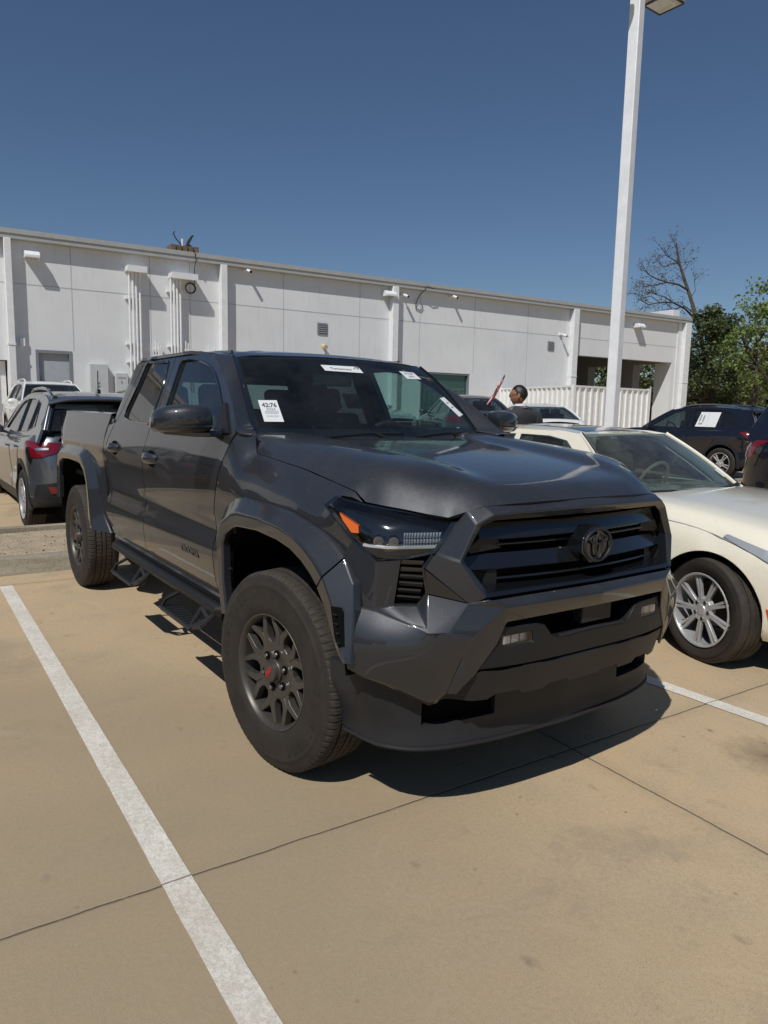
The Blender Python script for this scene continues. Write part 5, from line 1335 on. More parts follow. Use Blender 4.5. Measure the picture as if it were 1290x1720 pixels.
b.P(Base_Color=c, Roughness=b.ramp(mid, .3, .7, .78, .92)); b.p.inputs['Specular IOR Level'].default_value = .3
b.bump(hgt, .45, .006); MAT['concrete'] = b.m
bm = bmesh.new()
xs = [-900, -200, -60, -30]+[-20+1.0*k for k in range(32)]+[20, 60, 200, 900]; ys = [-900, -200, -60]+[-30+3*k for k in range(30)]+[90, 200, 900]
V = [[bm.verts.new((x, y, gz(x, y))) for y in ys] for x in xs]
for i in range(len(xs)-1):
    for j_ in range(len(ys)-1): bm.faces.new((V[i][j_], V[i+1][j_], V[i+1][j_+1], V[i][j_+1]))
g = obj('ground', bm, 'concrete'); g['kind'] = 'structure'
b = NB('worn_line_paint'); co = b.coord()
w1 = b.ramp(b.noise(42, 6, .75, co), .40, .56); w2 = b.ramp(b.noise(3, 4, .6, co), .3, .7, .55, 1.0); w3 = b.ramp(b.noise(150, 4, .75, co), .42, .52)
fac = b.math('MULTIPLY', b.math('MULTIPLY', b.math('ADD', b.math('MULTIPLY', w1, .35), .65), b.math('ADD', b.math('MULTIPLY', w3, .38), .62)), w2)
crack = b.ramp(b.n('TexVoronoi', {'Vector': b.n('Mapping', {'Vector': co, 'Scale': (1, .8, 1)}), 'Scale': 22.0}, feature='DISTANCE_TO_EDGE').outputs[0], .0, .05)
fac = b.math('MULTIPLY', fac, b.math('ADD', b.math('MULTIPLY', crack, .08), .92))
sx = b.n('SeparateXYZ', {0: co}); wob = b.math('MULTIPLY', b.math('SUBTRACT', b.noise(6, 4, .6, co), .5), .018)
jl = b.math('ABSOLUTE', b.math('SUBTRACT', b.math('ADD', b.math('SUBTRACT', sx.outputs[0], b.math('MULTIPLY', sx.outputs[1], .027)), wob), .548))
lc = b.mix(fac, (.42, .35, .25), (.90, .88, .80)); lc = b.mix(b.math('MULTIPLY', b.ramp(jl, .0056, .0026), .75), lc, (.08, .07, .055))
b.P(Base_Color=lc, Roughness=.8); b.bump(w1, .3, .003); MAT['line'] = b.m
def line(name, a, bb, w, lab):
    bm = bmesh.new(); a = Vector((*a, 0)); bb = Vector((*bb, 0)); d = bb-a; n = Vector((-d.y, d.x, 0)).normalized()*w/2; rows = []; N = max(2, int(d.length/.03))
    for k in range(N+1):
        p = a+d*k/N; e1 = 1+.035*mnoise.noise(Vector((k*.21, 3, 0)))+.03*mnoise.noise(Vector((k*.9, 8, 0))); e2 = 1+.035*mnoise.noise(Vector((k*.2, 13, 0)))+.03*mnoise.noise(Vector((k*.8, 18, 0)))
        rows.append([(p.x+n.x*e1, p.y+n.y*e1, gz(p.x, p.y)+.004), (p.x-n.x*e2, p.y-n.y*e2, gz(p.x, p.y)+.004)])
    grid_bm(bm, rows); orient(bm, (0, 0, 1)); o = obj(name, bm, 'line'); o['kind'] = 'structure'; return o
line('parking_line', (-4.06, -1.445), (3.6, -1.575), .098, '')
line('parking_line', (-4.06, 1.28), (3.6, 1.50), .100, '')
line('parking_line', (-4.06, 4.45), (3.6, 4.50), .108, ''); line('parking_line', (-6.7, -1.35), (-11.5, -1.35), .10, ''); line('parking_line', (-6.7, 1.6), (-11.5, 1.6), .10, '')
# kerbed island ----------------------------------------------------------------------
b = NB('kerb_concrete'); co = b.coord()
st = b.noise(3.5, 6, .7, b.n('Mapping', {'Vector': co, 'Scale': (1, .35, 3)}).outputs[0])
c = b.mix(b.ramp(st, .3, .7), (.43, .385, .295), (.23, .20, .145)); c = b.mix(b.ramp(b.noise(40, 4, .7, co), .5, .7, 0, .5), c, (.12, .10, .08))
b.P(Base_Color=c, Roughness=.9); b.bump(b.noise(30, 6, .7, co), .6, .01); MAT['kerb'] = b.m
b = NB('island_grit'); co = b.coord()
c = b.mix(b.ramp(b.noise(5, 6, .7, co), .35, .65), (.58, .47, .32), (.40, .32, .22)); c = b.mix(b.ramp(b.noise(60, 4, .7, co), .52, .62, 0, .8), c, (.07, .055, .04))
b.P(Base_Color=c, Roughness=.95); b.bump(b.noise(70, 5, .8, co), .8, .012); MAT['grit'] = b.m
def kerb(x0, x1, y0=-14, y1=30, up_=0):
    bm = bmesh.new(); pr = [(0, 0), (.03, .09), (.055, .135+up_), (.10, .152+up_), (.155, .152+up_), (.175, .14+up_), (.18, .08)]
    if x1 < x0: pass
    sg = 1 if x1 > x0 else -1; rows = []
    for k in range(89):
        y = y0+(y1-y0)*k/88; rows.append([(x0+sg*a, y, z+.004*mnoise.noise(Vector((y*.7, z*9, 1))))for a, z in pr])
    grid_bm(bm, rows); orient(bm, (-sg*.3, 0, 1)); o = obj('kerb', bm, 'kerb'); o['kind'] = 'structure'
kerb(-4.46, -5.0); kerb(-6.12, -5.0, up_=.055)
bm = bmesh.new(); rows = []
for k in range(12): rows.append([(-4.66-.128*k, -14+44*j_/60, .147+.012*mnoise.noise(Vector((k*.5, j_*.9, 0)))-(.0 if 0 < k < 11 else .004)) for j_ in range(61)])
grid_bm(bm, rows); orient(bm, (0, 0, 1)); o = obj('island', bm, 'grit'); o['kind'] = 'structure'
def debris(n, area, name, mat, s0, lab):
    bm = bmesh.new()
    for _ in range(n):
        x = random.uniform(area[0], area[1]); y = random.uniform(area[2], area[3]); s = s0*random.uniform(.4, 1.3); z = area[4]
        r = bmesh.ops.create_icosphere(bm, subdivisions=1, radius=s); m = Matrix.Translation((x, y, z+s*.3)) @ Matrix.Rotation(random.uniform(0, 6), 4, 'Z') @ Matrix.Diagonal((1, random.uniform(.5, 1), random.uniform(.25, .6), 1)); bmesh.ops.transform(bm, matrix=m, verts=r['verts'])
    o = obj(name, bm, mat); tag(o, lab, 'debris', None, 'stuff')
debris(420, (-5.9, -4.7, -4, 2, .15), 'leaf_litter', simple('dry_litter', (.09, .065, .04), .9), .008, 'dry leaf bits and grit scattered on the kerbed island')
# ================================================================== the building
WALL = NB('white_render'); b = WALL; co = b.coord()
c = b.mix(b.ramp(b.noise(.9, 6, .6, co), .3, .7), (.79, .805, .81), (.72, .735, .74))
c = b.mix(b.ramp(b.noise(3.0, 6, .7, b.n('Mapping', {'Vector': co, 'Scale': (2.2, 1, .25)}).outputs[0]), .52, .78, 0, .35), c, (.50, .51, .50))
b.P(Base_Color=c, Roughness=.85); b.bump(b.noise(90, 4, .7, co), .35, .006); MAT['wallw'] = b.m
MAT['trimw'] = simple('white_trim', (.80, .81, .81), .6); MAT['coping'] = simple('coping_metal', (.46, .46, .44), .5, .2); MAT['doorg'] = simple('grey_door', (.42, .45, .49), .55); MAT['frameg'] = simple('grey_frame', (.22, .24, .26), .5)
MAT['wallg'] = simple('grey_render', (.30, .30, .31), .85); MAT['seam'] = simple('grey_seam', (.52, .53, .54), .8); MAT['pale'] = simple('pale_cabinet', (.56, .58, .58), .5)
MAT['bglass'] = simple('green_tinted_glazing', (.02, .075, .06), .04, coat=1)
MAT['yellow'] = simple('cream_yellow_bell', (.60, .50, .28), .5); MAT['cable'] = simple('black_cable', (.03, .03, .03), .6); MAT['wood'] = simple('weathered_wood', (.16, .115, .07), .85, var=.3)
BD = empty('dealership_building', (-19, .59, 0), math.atan2(.999076, .042971), 'long white rendered building with square downpipes and an open drive through at its right end', 'building')
zg = .3
def bx(name, s0, s1, n0, n1, z0, z1, mat, parent=BD, bev=0.0, label=None):
    """box in wall coordinates: s along the wall, n outwards"""
    bm = bmesh.new(); box(bm, ((s0+s1)/2, -(n0+n1)/2, (z0+z1)/2), (abs(s1-s0), abs(n1-n0), abs(z1-z0))); o = obj(name, bm, mat, parent, 30, label)
    if bev: bevel(o, bev)
    return o
# walls: front face with openings
bm = bmesh.new()
def wquad(s0, s1, z0, z1, n0=-.3, n1=0): box(bm, ((s0+s1)/2, -(n0+n1)/2, (z0+z1)/2), (s1-s0, n1-n0, z1-z0))
wquad(-16, -1.75, -.2, 5.82); wquad(-1.75, .02, 2.62, 5.82); wquad(.02, .70, -.2, 5.82); wquad(.70, 1.60, 2.93, 5.82); wquad(1.60, 13.2, -.2, 5.82)
wquad(13.2, 15.42, 2.90, 5.82); wquad(13.2, 15.42, -.2, .9); wquad(15.42, 20.62, -.2, 5.82); wquad(20.62, 27.55, 3.90, 5.82); wquad(27.05, 27.55, -.2, 3.90, -.9, 0)
obj('wall', bm, 'wallw', BD, smooth=False)
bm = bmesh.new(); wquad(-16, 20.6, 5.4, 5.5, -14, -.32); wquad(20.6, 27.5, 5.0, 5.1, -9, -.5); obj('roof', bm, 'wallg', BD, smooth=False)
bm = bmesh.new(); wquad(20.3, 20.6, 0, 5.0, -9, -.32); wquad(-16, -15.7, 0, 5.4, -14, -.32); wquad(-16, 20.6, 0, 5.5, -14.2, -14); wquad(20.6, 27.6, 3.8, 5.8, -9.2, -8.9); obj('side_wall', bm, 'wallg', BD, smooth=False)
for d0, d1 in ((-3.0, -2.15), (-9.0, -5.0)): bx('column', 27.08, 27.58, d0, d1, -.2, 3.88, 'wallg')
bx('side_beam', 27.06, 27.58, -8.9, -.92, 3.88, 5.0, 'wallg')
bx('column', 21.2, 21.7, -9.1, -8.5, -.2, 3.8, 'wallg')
bx('coping', -16.2, 27.95, -.4, .24, 5.80, 5.92, 'coping'); bx('fascia', -16.2, 27.93, .02, .215, 5.68, 5.80, 'coping')
bx('parapet_return', 27.3, 27.75, -6, -.3, 5.6, 6.30, 'wallw')
bx('wall_return', 27.58, 27.9, -.4, .02, -.2, 5.68, 'wallw')
for s, w in ((.13, .17), (5.87, .20), (11.94, .24), (20.62, .30), (27.78, .40)):
    d = bx('downpipe', s-w/2, s+w/2, .0, .24, -.2, 5.68, 'trimw', bev=.012)
    bx('pipe_strap', s-w/2-.01, s+w/2+.01, .0, .255, 3.0, 3.05, 'trimw', d)
bx('pier', 27.30, 27.56, .003, .05, -.2, 5.68, 'wallw')
for s in (1.66, 4.9, 7.88, 10.65, 13.1, 15.56, 18.2, 3.75): bx('wall_joint', s-.012, s+.012, -.01, .004, 2.95 if s in (.62, 1.66) or 13 < s < 15.6 else 0, 5.68, 'seam', BD)
bx('wall_joint', -16, 27.3, -.01, .005, 4.588, 4.610, 'seam')
# doors and window
d = bx('door', .76, 1.54, -.12, -.07, 0, 2.86, 'doorg'); bx('door_frame', .70, .77, -.1, .02, 0, 2.93, 'frameg', d); bx('door_frame', 1.53, 1.60, -.1, .02, 0, 2.93, 'frameg', d); bx('door_frame', .77, 1.53, -.1, .02, 2.85, 2.93, 'frameg', d); bx('handle', .84, .87, -.07, -.03, 1.9, 2.2, 'satin', d)
d = bx('panel_door', -1.70, -.02, -.22, -.18, 0, 2.60, 'trimw'); 
for k in range(7): bx('door_rib', -1.66+.23*k, -1.60+.23*k, -.18, -.13, 0, 2.58, 'pale', d)
w_ = bx('window', 13.24, 15.38, -.16, -.12, .9, 2.86, 'bglass'); bx('window_frame', 13.2, 15.42, -.14, -.02, 2.84, 2.90, 'frameg', w_); bx('window_frame', 15.36, 15.42, -.14, -.02, .9, 2.84, 'frameg', w_); bx('window_frame', 13.2, 13.26, -.14, -.02, .9, 2.84, 'frameg', w_)
# services on the wall: things of their own are fixed to it, so they stay parts
c1 = bx('electric_cabinet', 2.02, 2.50, .0, .20, 1.3, 2.62, 'pale', bev=.01); bx('cabinet_badge', 2.22, 2.28, .20, .204, 1.98, 2.03, 'frameg', c1); bx('cabinet_badge', 2.22, 2.28, .20, .204, 2.07, 2.12, 'frameg', c1)
c2 = bx('electric_cabinet', 2.70, 3.04, .0, .16, 1.3, 2.40, 'pale', bev=.01); bx('cabinet_badge', 2.85, 2.88, .16, .164, 2.1, 2.18, 'frameg', c2); bx('cabinet_label', 2.76, 2.98, .16, .163, 2.24, 2.29, 'ink2', c2)
bx('gas_meter', 3.05, 3.2, .0, .18, 1.9, 2.15, 'frameg', bev=.03)
for (s0, s1, ztop_, pipes, zlow) in ((3.06, 3.58, 5.33, (3.14, 3.24, 3.33, 3.43), 2.2), (4.27, 5.02, 5.28, (4.30, 4.39, 4.48, 4.57), 2.8)):
    hcap = bx('conduit_hood', s0, s1, .0, .42, ztop_-.13, ztop_, 'trimw'); bx('hood_lip', s0, s1, .40, .425, ztop_-.17, ztop_-.0, 'trimw', hcap)
    for p in pipes:
        bm = bmesh.new(); cyl(bm, (p, -.16, zlow), (p, -.16, ztop_-.12), .030, seg=10); obj('conduit', bm, 'trimw', hcap)
    for z in (4.45 if s0 < 4 else 4.75, 3.2, 2.7): bx('conduit_strap', pipes[0]-.10, pipes[-1]+.08, .0, .14, z, z+.05, 'trimw', hcap)
for (s, z, n_) in ((3.85, 3.35, 2), (3.95, 3.2, 1), (5.42, 3.35, 2), (5.6, 3.3, 1), (4.72, 3.4, 1)):
    bm = bmesh.new()
    for k in range(n_+1): cyl(bm, (s+.07*k, -.12, 2.2), (s+.07*k, -.12, z-.05*k), .018, seg=8)
    box(bm, (s+.05, -.08, z-.25), (.26, .10, .04)); obj('small_pipes', bm, 'trimw', BD)
bm = bmesh.new()
for k in range(3): tube(bm, [(4.90+(.13+.012*k)*math.cos(t), -.06-.01*k, 4.93+(.13+.012*k)*math.sin(t)) for t in [2*PI*j_/20 for j_ in range(20)]], .009, 5, closed=True)
tube(bm, [(4.98, -.26, 5.93), (5.02, -.25, 5.7), (5.03, -.05, 5.5), (5.03, -.03, 5.0)], .011, 5); obj('cable_coil', bm, 'cable', BD)
bm = bmesh.new(); tube(bm, [(13.5, -.26, 5.75), (13.2, -.3, 5.80), (13.02, -.05, 5.5), (12.88, -.04, 5.2), (12.9, -.03, 5.05), (13.12, -.03, 5.0), (13.2, -.03, 5.12), (13.14, -.03, 5.2)], .014, 6); obj('cable_loop', bm, 'cable', BD)
def wallpack(s, z, w, label=None):
    bm = bmesh.new(); prism(bm, [(s-w/2, 0, z-.09), (s-w/2, 0, z+.09), (s-w/2, -.22, z+.09), (s-w/2, -.34, z-.02), (s-w/2, -.34, z-.09)], (w, 0, 0)); o = obj('wall_lamp', bm, 'trimw', BD, 20); bevel(o, .01)
    bm = bmesh.new(); box(bm, (s, -.17, z-.094), (w*.8, .24, .008)); obj('lamp_lens', bm, 'lens2', o)
wallpack(.70, 5.33, .36); wallpack(11.72, 5.42, .42); wallpack(24.5, 5.33, .42); 
def camera_(s, z, dn=.5):
    bm = bmesh.new(); box(bm, (s, -.04, z+.05), (.10, .08, .10)); cyl(bm, (s, -.08, z+.05), (s+.03, -.20, z+.02), .02, seg=8); cyl(bm, (s+.02, -.16, z+.02), (s+.06, -.34, z-.05), .048, seg=12); o = obj('wall_camera', bm, 'trimw', BD)
    bm = bmesh.new(); cyl(bm, (s+.06, -.34, z-.05), (s+.063, -.35, z-.053), .040, seg=12); obj('camera_lens', bm, 'void', o)
camera_(6.60, 5.60); camera_(12.30, 5.42); camera_(14.40, 5.58); camera_(19.93, 4.62)
def louvre(s, z, w):
    o = bx('wall_vent', s-w/2, s+w/2, -.02, .03, z-w/2, z+w/2, 'frameg')
    for k in range(5): bx('vent_slat', s-w*.42, s+w*.42, .03, .05, z-w*.4+k*w*.19, z-w*.33+k*w*.19, 'ink2', o)
louvre(9.25, 4.10, .36); louvre(19.47, 4.18, .34)
bm = bmesh.new(); cyl(bm, (9.28, -.0, 3.55), (9.28, -.10, 3.55), .055, seg=16); cyl(bm, (9.28, -.1, 3.52), (9.28, -.22, 3.50), .085, .075, seg=16); obj('alarm_bell', bm, 'yellow', BD)
for s in (.13, 11.94): bx('junction_box', s+.2, s+.32, .0, .1, 3.0, 3.2, 'trimw')
# rooftop gear -------------------------------------------------------------------------
RT = empty('rooftop_crate', (-19+.043*4.78, .59+4.78, 5.92), math.atan2(.999076, .042971), 'wooden crate with bent metal arms standing on the roof edge above the conduits', 'crate')
bm = bmesh.new()
for k in range(5): box(bm, (-.34+.17*k, .25, .10), (.12, .5, .20))
box(bm, (0, .25, .03), (.80, .46, .05)); box(bm, (0, .05, .16), (.8, .03, .06)); obj('crate', bm, 'wood', RT, 20)
bm = bmesh.new(); tube(bm, [(.0, .2, .2), (-.22, .2, .42), (-.28, .2, .55), (-.24, .2, .60)], .018, 6); obj('metal_arm', bm, 'cable', RT)
bm = bmesh.new(); tube(bm, [(.10, .2, .2), (.16, .2, .36), (.26, .2, .52), (.31, .2, .56)], [.05, .045, .035, .02], 6); tube(bm, [(.08, .2, .22), (.24, .2, .26)], .03, 6); obj('metal_arm', bm, 'cable', RT)
bm = bmesh.new(); cyl(bm, (-.02, .2, .18), (-.02, .2, .42), .03, seg=10); obj('white_pipe', bm, 'trimw', RT)
# corrugated enclosure fence --------------------------------------------------------------
MAT['fence'] = simple('white_sheet_metal', (.84, .84, .82), .45, .0)
FE = empty('corrugated_fence', (0, 0, 0), 0, 'white corrugated metal enclosure fence at the end of the building wall', 'fence')
fa, fb, fc = Vector((-18.2, 17.5, 0)), Vector((-13.5, 16.23, 0)), Vector((-13.72, 20.42, 0))
fd_ = fc+Vector((-4.6, .6, 0))
for a, c_ in ((fa, fb), (fb, fc), (fc, fd_)):
    d = (c_-a); L = d.length; d.normalize(); n = Vector((d.y, -d.x, 0)); bm = bmesh.new(); rows = []; N = int(L/.30)
    for k in range(N):
        for (t, o) in ((0, 0), (.62, 0), (.68, .05), (.94, .05), (1.0, 0)):
            p = a+d*(L*(k+t)/N)+n*o; rows.append([(p.x, p.y, .1), (p.x, p.y, 2.38)])
    grid_bm(bm, rows); obj('fence_sheet', bm, 'fence', FE, 20, smooth=False)
    bm = bmesh.new(); m_ = (a+c_)/2; box(bm, (m_.x, m_.y, 2.40), (L, .10, .06), Matrix.Rotation(math.atan2(d.y, d.x), 3, 'Z')); obj('top_rail', bm, 'fence', FE)
for p in (fa, fb, fc): bm = bmesh.new(); box(bm, (p.x, p.y, 1.3), (.10, .10, 2.3)); obj('post', bm, 'fence', FE)
# lamp post -------------------------------------------------------------------------------
MAT['post'] = simple('white_post_paint', (.82, .84, .86), .45)
LP = empty('light_pole', (-6.22, 9.0, 0), R(10.8), 'tall square white parking lot light pole behind the cream sedan', 'light pole')
bm = bmesh.new(); box(bm, (0, 0, 4.7), (.19, .19, 9.0)); o = obj('pole', bm, 'post', LP); bevel(o, .012, 2)
bm = bmesh.new(); cyl(bm, (0, 0, 0), (0, 0, .75), .30, seg=24); obj('base', bm, 'kerb', LP)
bm = bmesh.new(); box(bm, (0, 0, .78), (.34, .34, .03)); obj('base_plate', bm, 'post', LP)
MAT['lampb'] = simple('pale_lamp_housing', (.55, .50, .40), .4); MAT['lampl'] = simple('prismatic_lens', (.40, .38, .28), .15, coat=1)
for (dx_, dy_) in ((1, 0), (-1, 0)):
    a = R(45)-R(10.8)+.10
    u = Vector((.10, .99, 0)) if dx_ > 0 else Vector((-.10, -.99, 0))
    u = Matrix.Rotation(-R(10.8), 3, 'Z') @ u
    bm = bmesh.new(); tube(bm, [(0, 0, 8.86), tuple(u*.4+Vector((0, 0, 8.86)))], .05, 8); obj('arm', bm, 'post', LP)
    c = u*.64; h_ = .27
    rot = Matrix.Rotation(math.atan2(u.y, u.x)+R(8), 3, 'Z')
    bm = bmesh.new(); box(bm, (c.x, c.y, 8.84), (h_*2, h_*2, .22), rot); ho_ = obj('lamp_head', bm, 'lampb', LP); bevel(ho_, .05, 3)
    bm = bmesh.new(); box(bm, (c.x, c.y, 8.723), (h_*1.7, h_*1.7, .02), rot); obj('lamp_lens', bm, 'lampl', ho_)
    bm = bmesh.new(); 
    for s in (-1, 1): v = rot @ Vector((s*h_*.88, 0, 0)); box(bm, (c.x+v.x, c.y+v.y, 8.717), (.02, h_*1.76, .03), rot); v = rot @ Vector((0, s*h_*.88, 0)); box(bm, (c.x+v.x, c.y+v.y, 8.7175), (h_*1.76, .02, .03), rot)
    obj('lens_frame', bm, 'cable', ho_)
# ================================================================== trees
def leafmat(name, a, b2):
    b = NB(name); co = b.coord(); n1 = b.noise(.9, 4, .6, co); n2 = b.n('NewGeometry').outputs['Random Per Island']
    c = b.mix(n2, a, b2); c = b.mix(b.ramp(n1, .35, .65), tuple(v*.75 for v in a), c)
    tr = b.n('BsdfTranslucent', {'Color': c}); b.P(Base_Color=c, Roughness=.6); mx = b.n('MixShader'); b.set(mx.inputs[0], .28); b.set(mx.inputs[1], b.p.outputs[0]); b.set(mx.inputs[2], tr.outputs[0]); b.set(b.out.inputs[0], mx.outputs[0]); return b.m
MAT['leaf_d'] = leafmat('dark_evergreen_leaf', (.075, .105, .034), (.15, .175, .065)); MAT['leaf_b'] = leafmat('bright_leaf', (.17, .25, .06), (.30, .37, .11))
MAT['leaf_o'] = leafmat('olive_leaf', (.14, .16, .055), (.25, .245, .10)); MAT['leaf_r'] = leafmat('bud_leaf', (.14, .11, .05), (.20, .16, .09)); MAT['bark'] = simple('bark', (.085, .068, .052), .9, var=.3, bump=.5, bscale=20)
def leaves(bm, cen, rad, n, ls, rng, shell=.5, flat=1.0):
    for _ in range(n):
        v = Vector((rng.gauss(0, 1), rng.gauss(0, 1), rng.gauss(0, 1))).normalized(); r = rng.random()**shell
        p = Vector(cen)+Vector((v.x*rad[0], v.y*rad[1], v.z*rad[2]))*r
        s = ls*rng.uniform(.6, 1.4); a = Vector((rng.gauss(0, 1), rng.gauss(0, 1), rng.gauss(0, .7))).normalized(); b_ = a.cross(Vector((rng.gauss(0, 1), rng.gauss(0, 1), rng.gauss(0, 1)))).normalized()
        q = [bm.verts.new(p+a*s), bm.verts.new(p+b_*s*.55), bm.verts.new(p-a*s), bm.verts.new(p-b_*s*.55)]; bm.faces.new(q)
def limb(bm, a, d, L, r, depth, rng, tips, up_=.15, spread=.6, n=5):
    pts = [Vector(a)]; d = Vector(d).normalized(); rs = [r]
    for k in range(n):
        d = (d+Vector((rng.gauss(0, .13), rng.gauss(0, .13), rng.gauss(0, .10)+up_*.15))).normalized(); pts.append(pts[-1]+d*L/n); rs.append(r*(1-.55*(k+1)/n))
    tube(bm, pts, rs, 6 if r > .04 else 4)
    tips.append(pts[-1])
    if depth > 0:
        for k in range(rng.randint(2, 4)):
            i = rng.randint(2, n); t = Vector((rng.gauss(0, spread), rng.gauss(0, spread), rng.gauss(.1, spread*.7)))
            limb(bm, pts[i], (d+t), L*rng.uniform(.5, .75), rs[i]*.62, depth-1, rng, tips, up_, spread, n)
def tree(x, y, h, cw, mat, label, seed, dens_=1.0, trunk=.18, low=.25, ls=.13, name='leafy_tree', group='trees behind the building', clump=26, shape=1.0):
    rng = random.Random(seed); z0 = gz(x, y); t = empty(name, (x, y, z0), 0, label, 'tree', group)
    bm = bmesh.new(); tips = []
    tube(bm, [(0, 0, -.2), (rng.gauss(0, .1), rng.gauss(0, .1), h*.3), (rng.gauss(0, .2), rng.gauss(0, .2), h*.62)], [trunk, trunk*.8, trunk*.5], 8)
    for k in range(9): a = 2*PI*k/9+rng.random(); zz = h*(low+.35*k/9); limb(bm, (0, 0, zz), (math.cos(a), math.sin(a), .7), cw*.75, trunk*.35, 1, rng, tips)
    obj('trunk', bm, 'bark', t)
    bm = bmesh.new()
    for k in range(clump):
        u = rng.random(); zz = h*(low+(1-low)*u); ww = cw*math.sqrt(max(.05, 1-(abs(u-.42)/.62)**2))*shape*rng.uniform(.55, 1.0); a = rng.uniform(0, 2*PI)
        r = cw*rng.uniform(.22, .42); leaves(bm, (ww*.75*math.cos(a), ww*.75*math.sin(a), zz), (r, r, r*.75), int(95*dens_), ls, rng, .45)
    for p in tips: leaves(bm, p, (cw*.25,)*3, int(16*dens_), ls, rng)
    o = obj('crown', bm, mat, t, smooth=False); return t
def px(u, v, D):
    """a point D metres out along the view through photo pixel u,v: where the thing stands"""
    d = fw+rt*((u-645)/1225.35)-up*((v-860)/1225.35); return Vector((2.6931, -2.2306, 1.5489))+d*D
def at(u, D): p = px(u, 690, D); return p.x, p.y
B_ = 'trees behind the building'
tree(*at(1188, 40), 6.6, 1.9, 'leaf_d', 'dark evergreen tree just right of the building corner, under the bare trunk', 1, 1.5, ls=.10, clump=50, low=.05)
tree(*at(1232, 44), 7.0, 2.3, 'leaf_o', 'olive green tree right of the dark evergreen, behind the navy suv', 2, 1.0, ls=.11, clump=34, low=.05)
tree(*at(1262, 36), 7.3, 1.95, 'leaf_b', 'bright green loose leaved tree near the right edge', 3, .62, ls=.10, clump=30, low=.30)
tree(*at(1318, 34), 9.6, 1.5, 'leaf_o', 'tall olive tree cut off by the right edge', 4, .8, ls=.10, clump=34, low=.2)
tree(*at(1268, 52), 5.6, 3.6, 'leaf_b', 'low bright green tree behind the loose leaved one', 5, 1.2, ls=.14, clump=40, low=.0)
tree(*at(1340, 50), 7.0, 3.8, 'leaf_d', 'broad dark tree beyond the right edge', 6, 1.0, ls=.14, clump=36, low=.0)
tree(*at(1150, 50), 5.2, 2.6, 'leaf_d', 'low dark tree behind the building corner', 7, 1.2, ls=.13, clump=36, low=.0)
tree(*at(1100, 46), 5.6, 2.4, 'leaf_o', 'olive tree seen through the right bay of the drive through', 8, 1.0, ls=.12, clump=34, low=.0)
tree(*at(1018, 46), 5.6, 2.2, 'leaf_d', 'dark green tree seen through the left bay of the drive through', 9, 1.1, ls=.12, clump=34, low=.0)
tree(*at(985, 50), 5.0, 2.2, 'leaf_b', 'bright green tree low in the left bay of the drive through', 10, 1.0, ls=.12, clump=30, low=.0)
tree(*at(1062, 52), 5.4, 2.6, 'leaf_d', 'dark tree behind the drive through column', 11, 1.0, ls=.13, clump=30, low=.0)
# bare leaning tree, limbs laid along real depth
D = 41.0; x0_, y0_ = at(1192, D); T0_ = Vector((x0_, y0_, gz(x0_, y0_)))
BT = empty('bare_tree', T0_, 0, 'nearly bare leaning tree with budding twigs above the building corner', 'tree', B_)
rng = random.Random(21)
def q3(u, v, dd=0): return px(u, v, D+dd)-T0_
limbs = [([(1192, 690, 0), (1187, 640, .1), (1182, 590, .2), (1176, 560, .3), (1169, 530, .4), (1160, 500, .5), (1150, 470, .6), (1142, 445, .5), (1138, 425, .4), (1136, 408, .3)], .17),
 ([(1176, 560, .3), (1165, 533, -.3), (1150, 518, -.8), (1130, 508, -1.2), (1108, 508, -1.5), (1090, 512, -1.8), (1072, 502, -2)], .07),
 ([(1168, 528, .3), (1150, 514, .6), (1130, 520, 1), (1112, 524, 1.3)], .05),
 ([(1155, 487, .5), (1140, 478, -.2), (1120, 474, -.7), (1102, 468, -1.1), (1088, 460, -1.4), (1082, 450, -1.6)], .06),
 ([(1120, 474, -.7), (1104, 478, -.3), (1090, 480, 0), (1080, 482, .2)], .035),
 ([(1142, 445, .5), (1130, 435, .1), (1120, 430, -.3), (1112, 418, -.5)], .04), ([(1140, 442, .4), (1128, 443, .9), (1116, 450, 1.2), (1106, 441, 1.4)], .03),
 ([(1160, 500, .5), (1168, 488, 1.2), (1166, 470, 1.5)], .03), ([(1146, 455, .5), (1154, 448, 1), (1150, 435, 1.2)], .025), ([(1174, 553, .3), (1182, 540, .9), (1184, 528, 1)], .03), ([(1173, 543, .3), (1160, 540, -.6), (1148, 536, -1)], .045),
 ([(1130, 508, -1.2), (1116, 498, -1.4), (1104, 496, -1.6), (1098, 488, -1.8)], .03), ([(1108, 508, -1.5), (1094, 498, -1.2), (1078, 500, -1), (1068, 494, -1)], .03)]
bm = bmesh.new(); lf = bmesh.new()
for pts, r in limbs:
    P3 = [q3(*p) for p in pts]; n = len(P3); tube(bm, P3, [r*(1-.75*i/(n-1)) for i in range(n)], 7)
    if r < .17 or True:
        for i in range(2, n) if r < .17 else range(6, n):
            for _ in range(5 if r < .17 else 4):
                tips = []; dr_ = (P3[i]-P3[i-1]).normalized(); limb(bm, P3[i-1].lerp(P3[i], rng.random()), dr_+Vector((rng.gauss(0, .9), rng.gauss(0, .9), rng.gauss(.3, .8))), rng.uniform(.35, .8), .013, 1, rng, tips, n=4)
                for t in tips: leaves(lf, t, (.13, .13, .13), 3, .045, rng)
obj('trunk', bm, 'bark', BT); obj('crown', lf, 'leaf_r', BT, smooth=False)
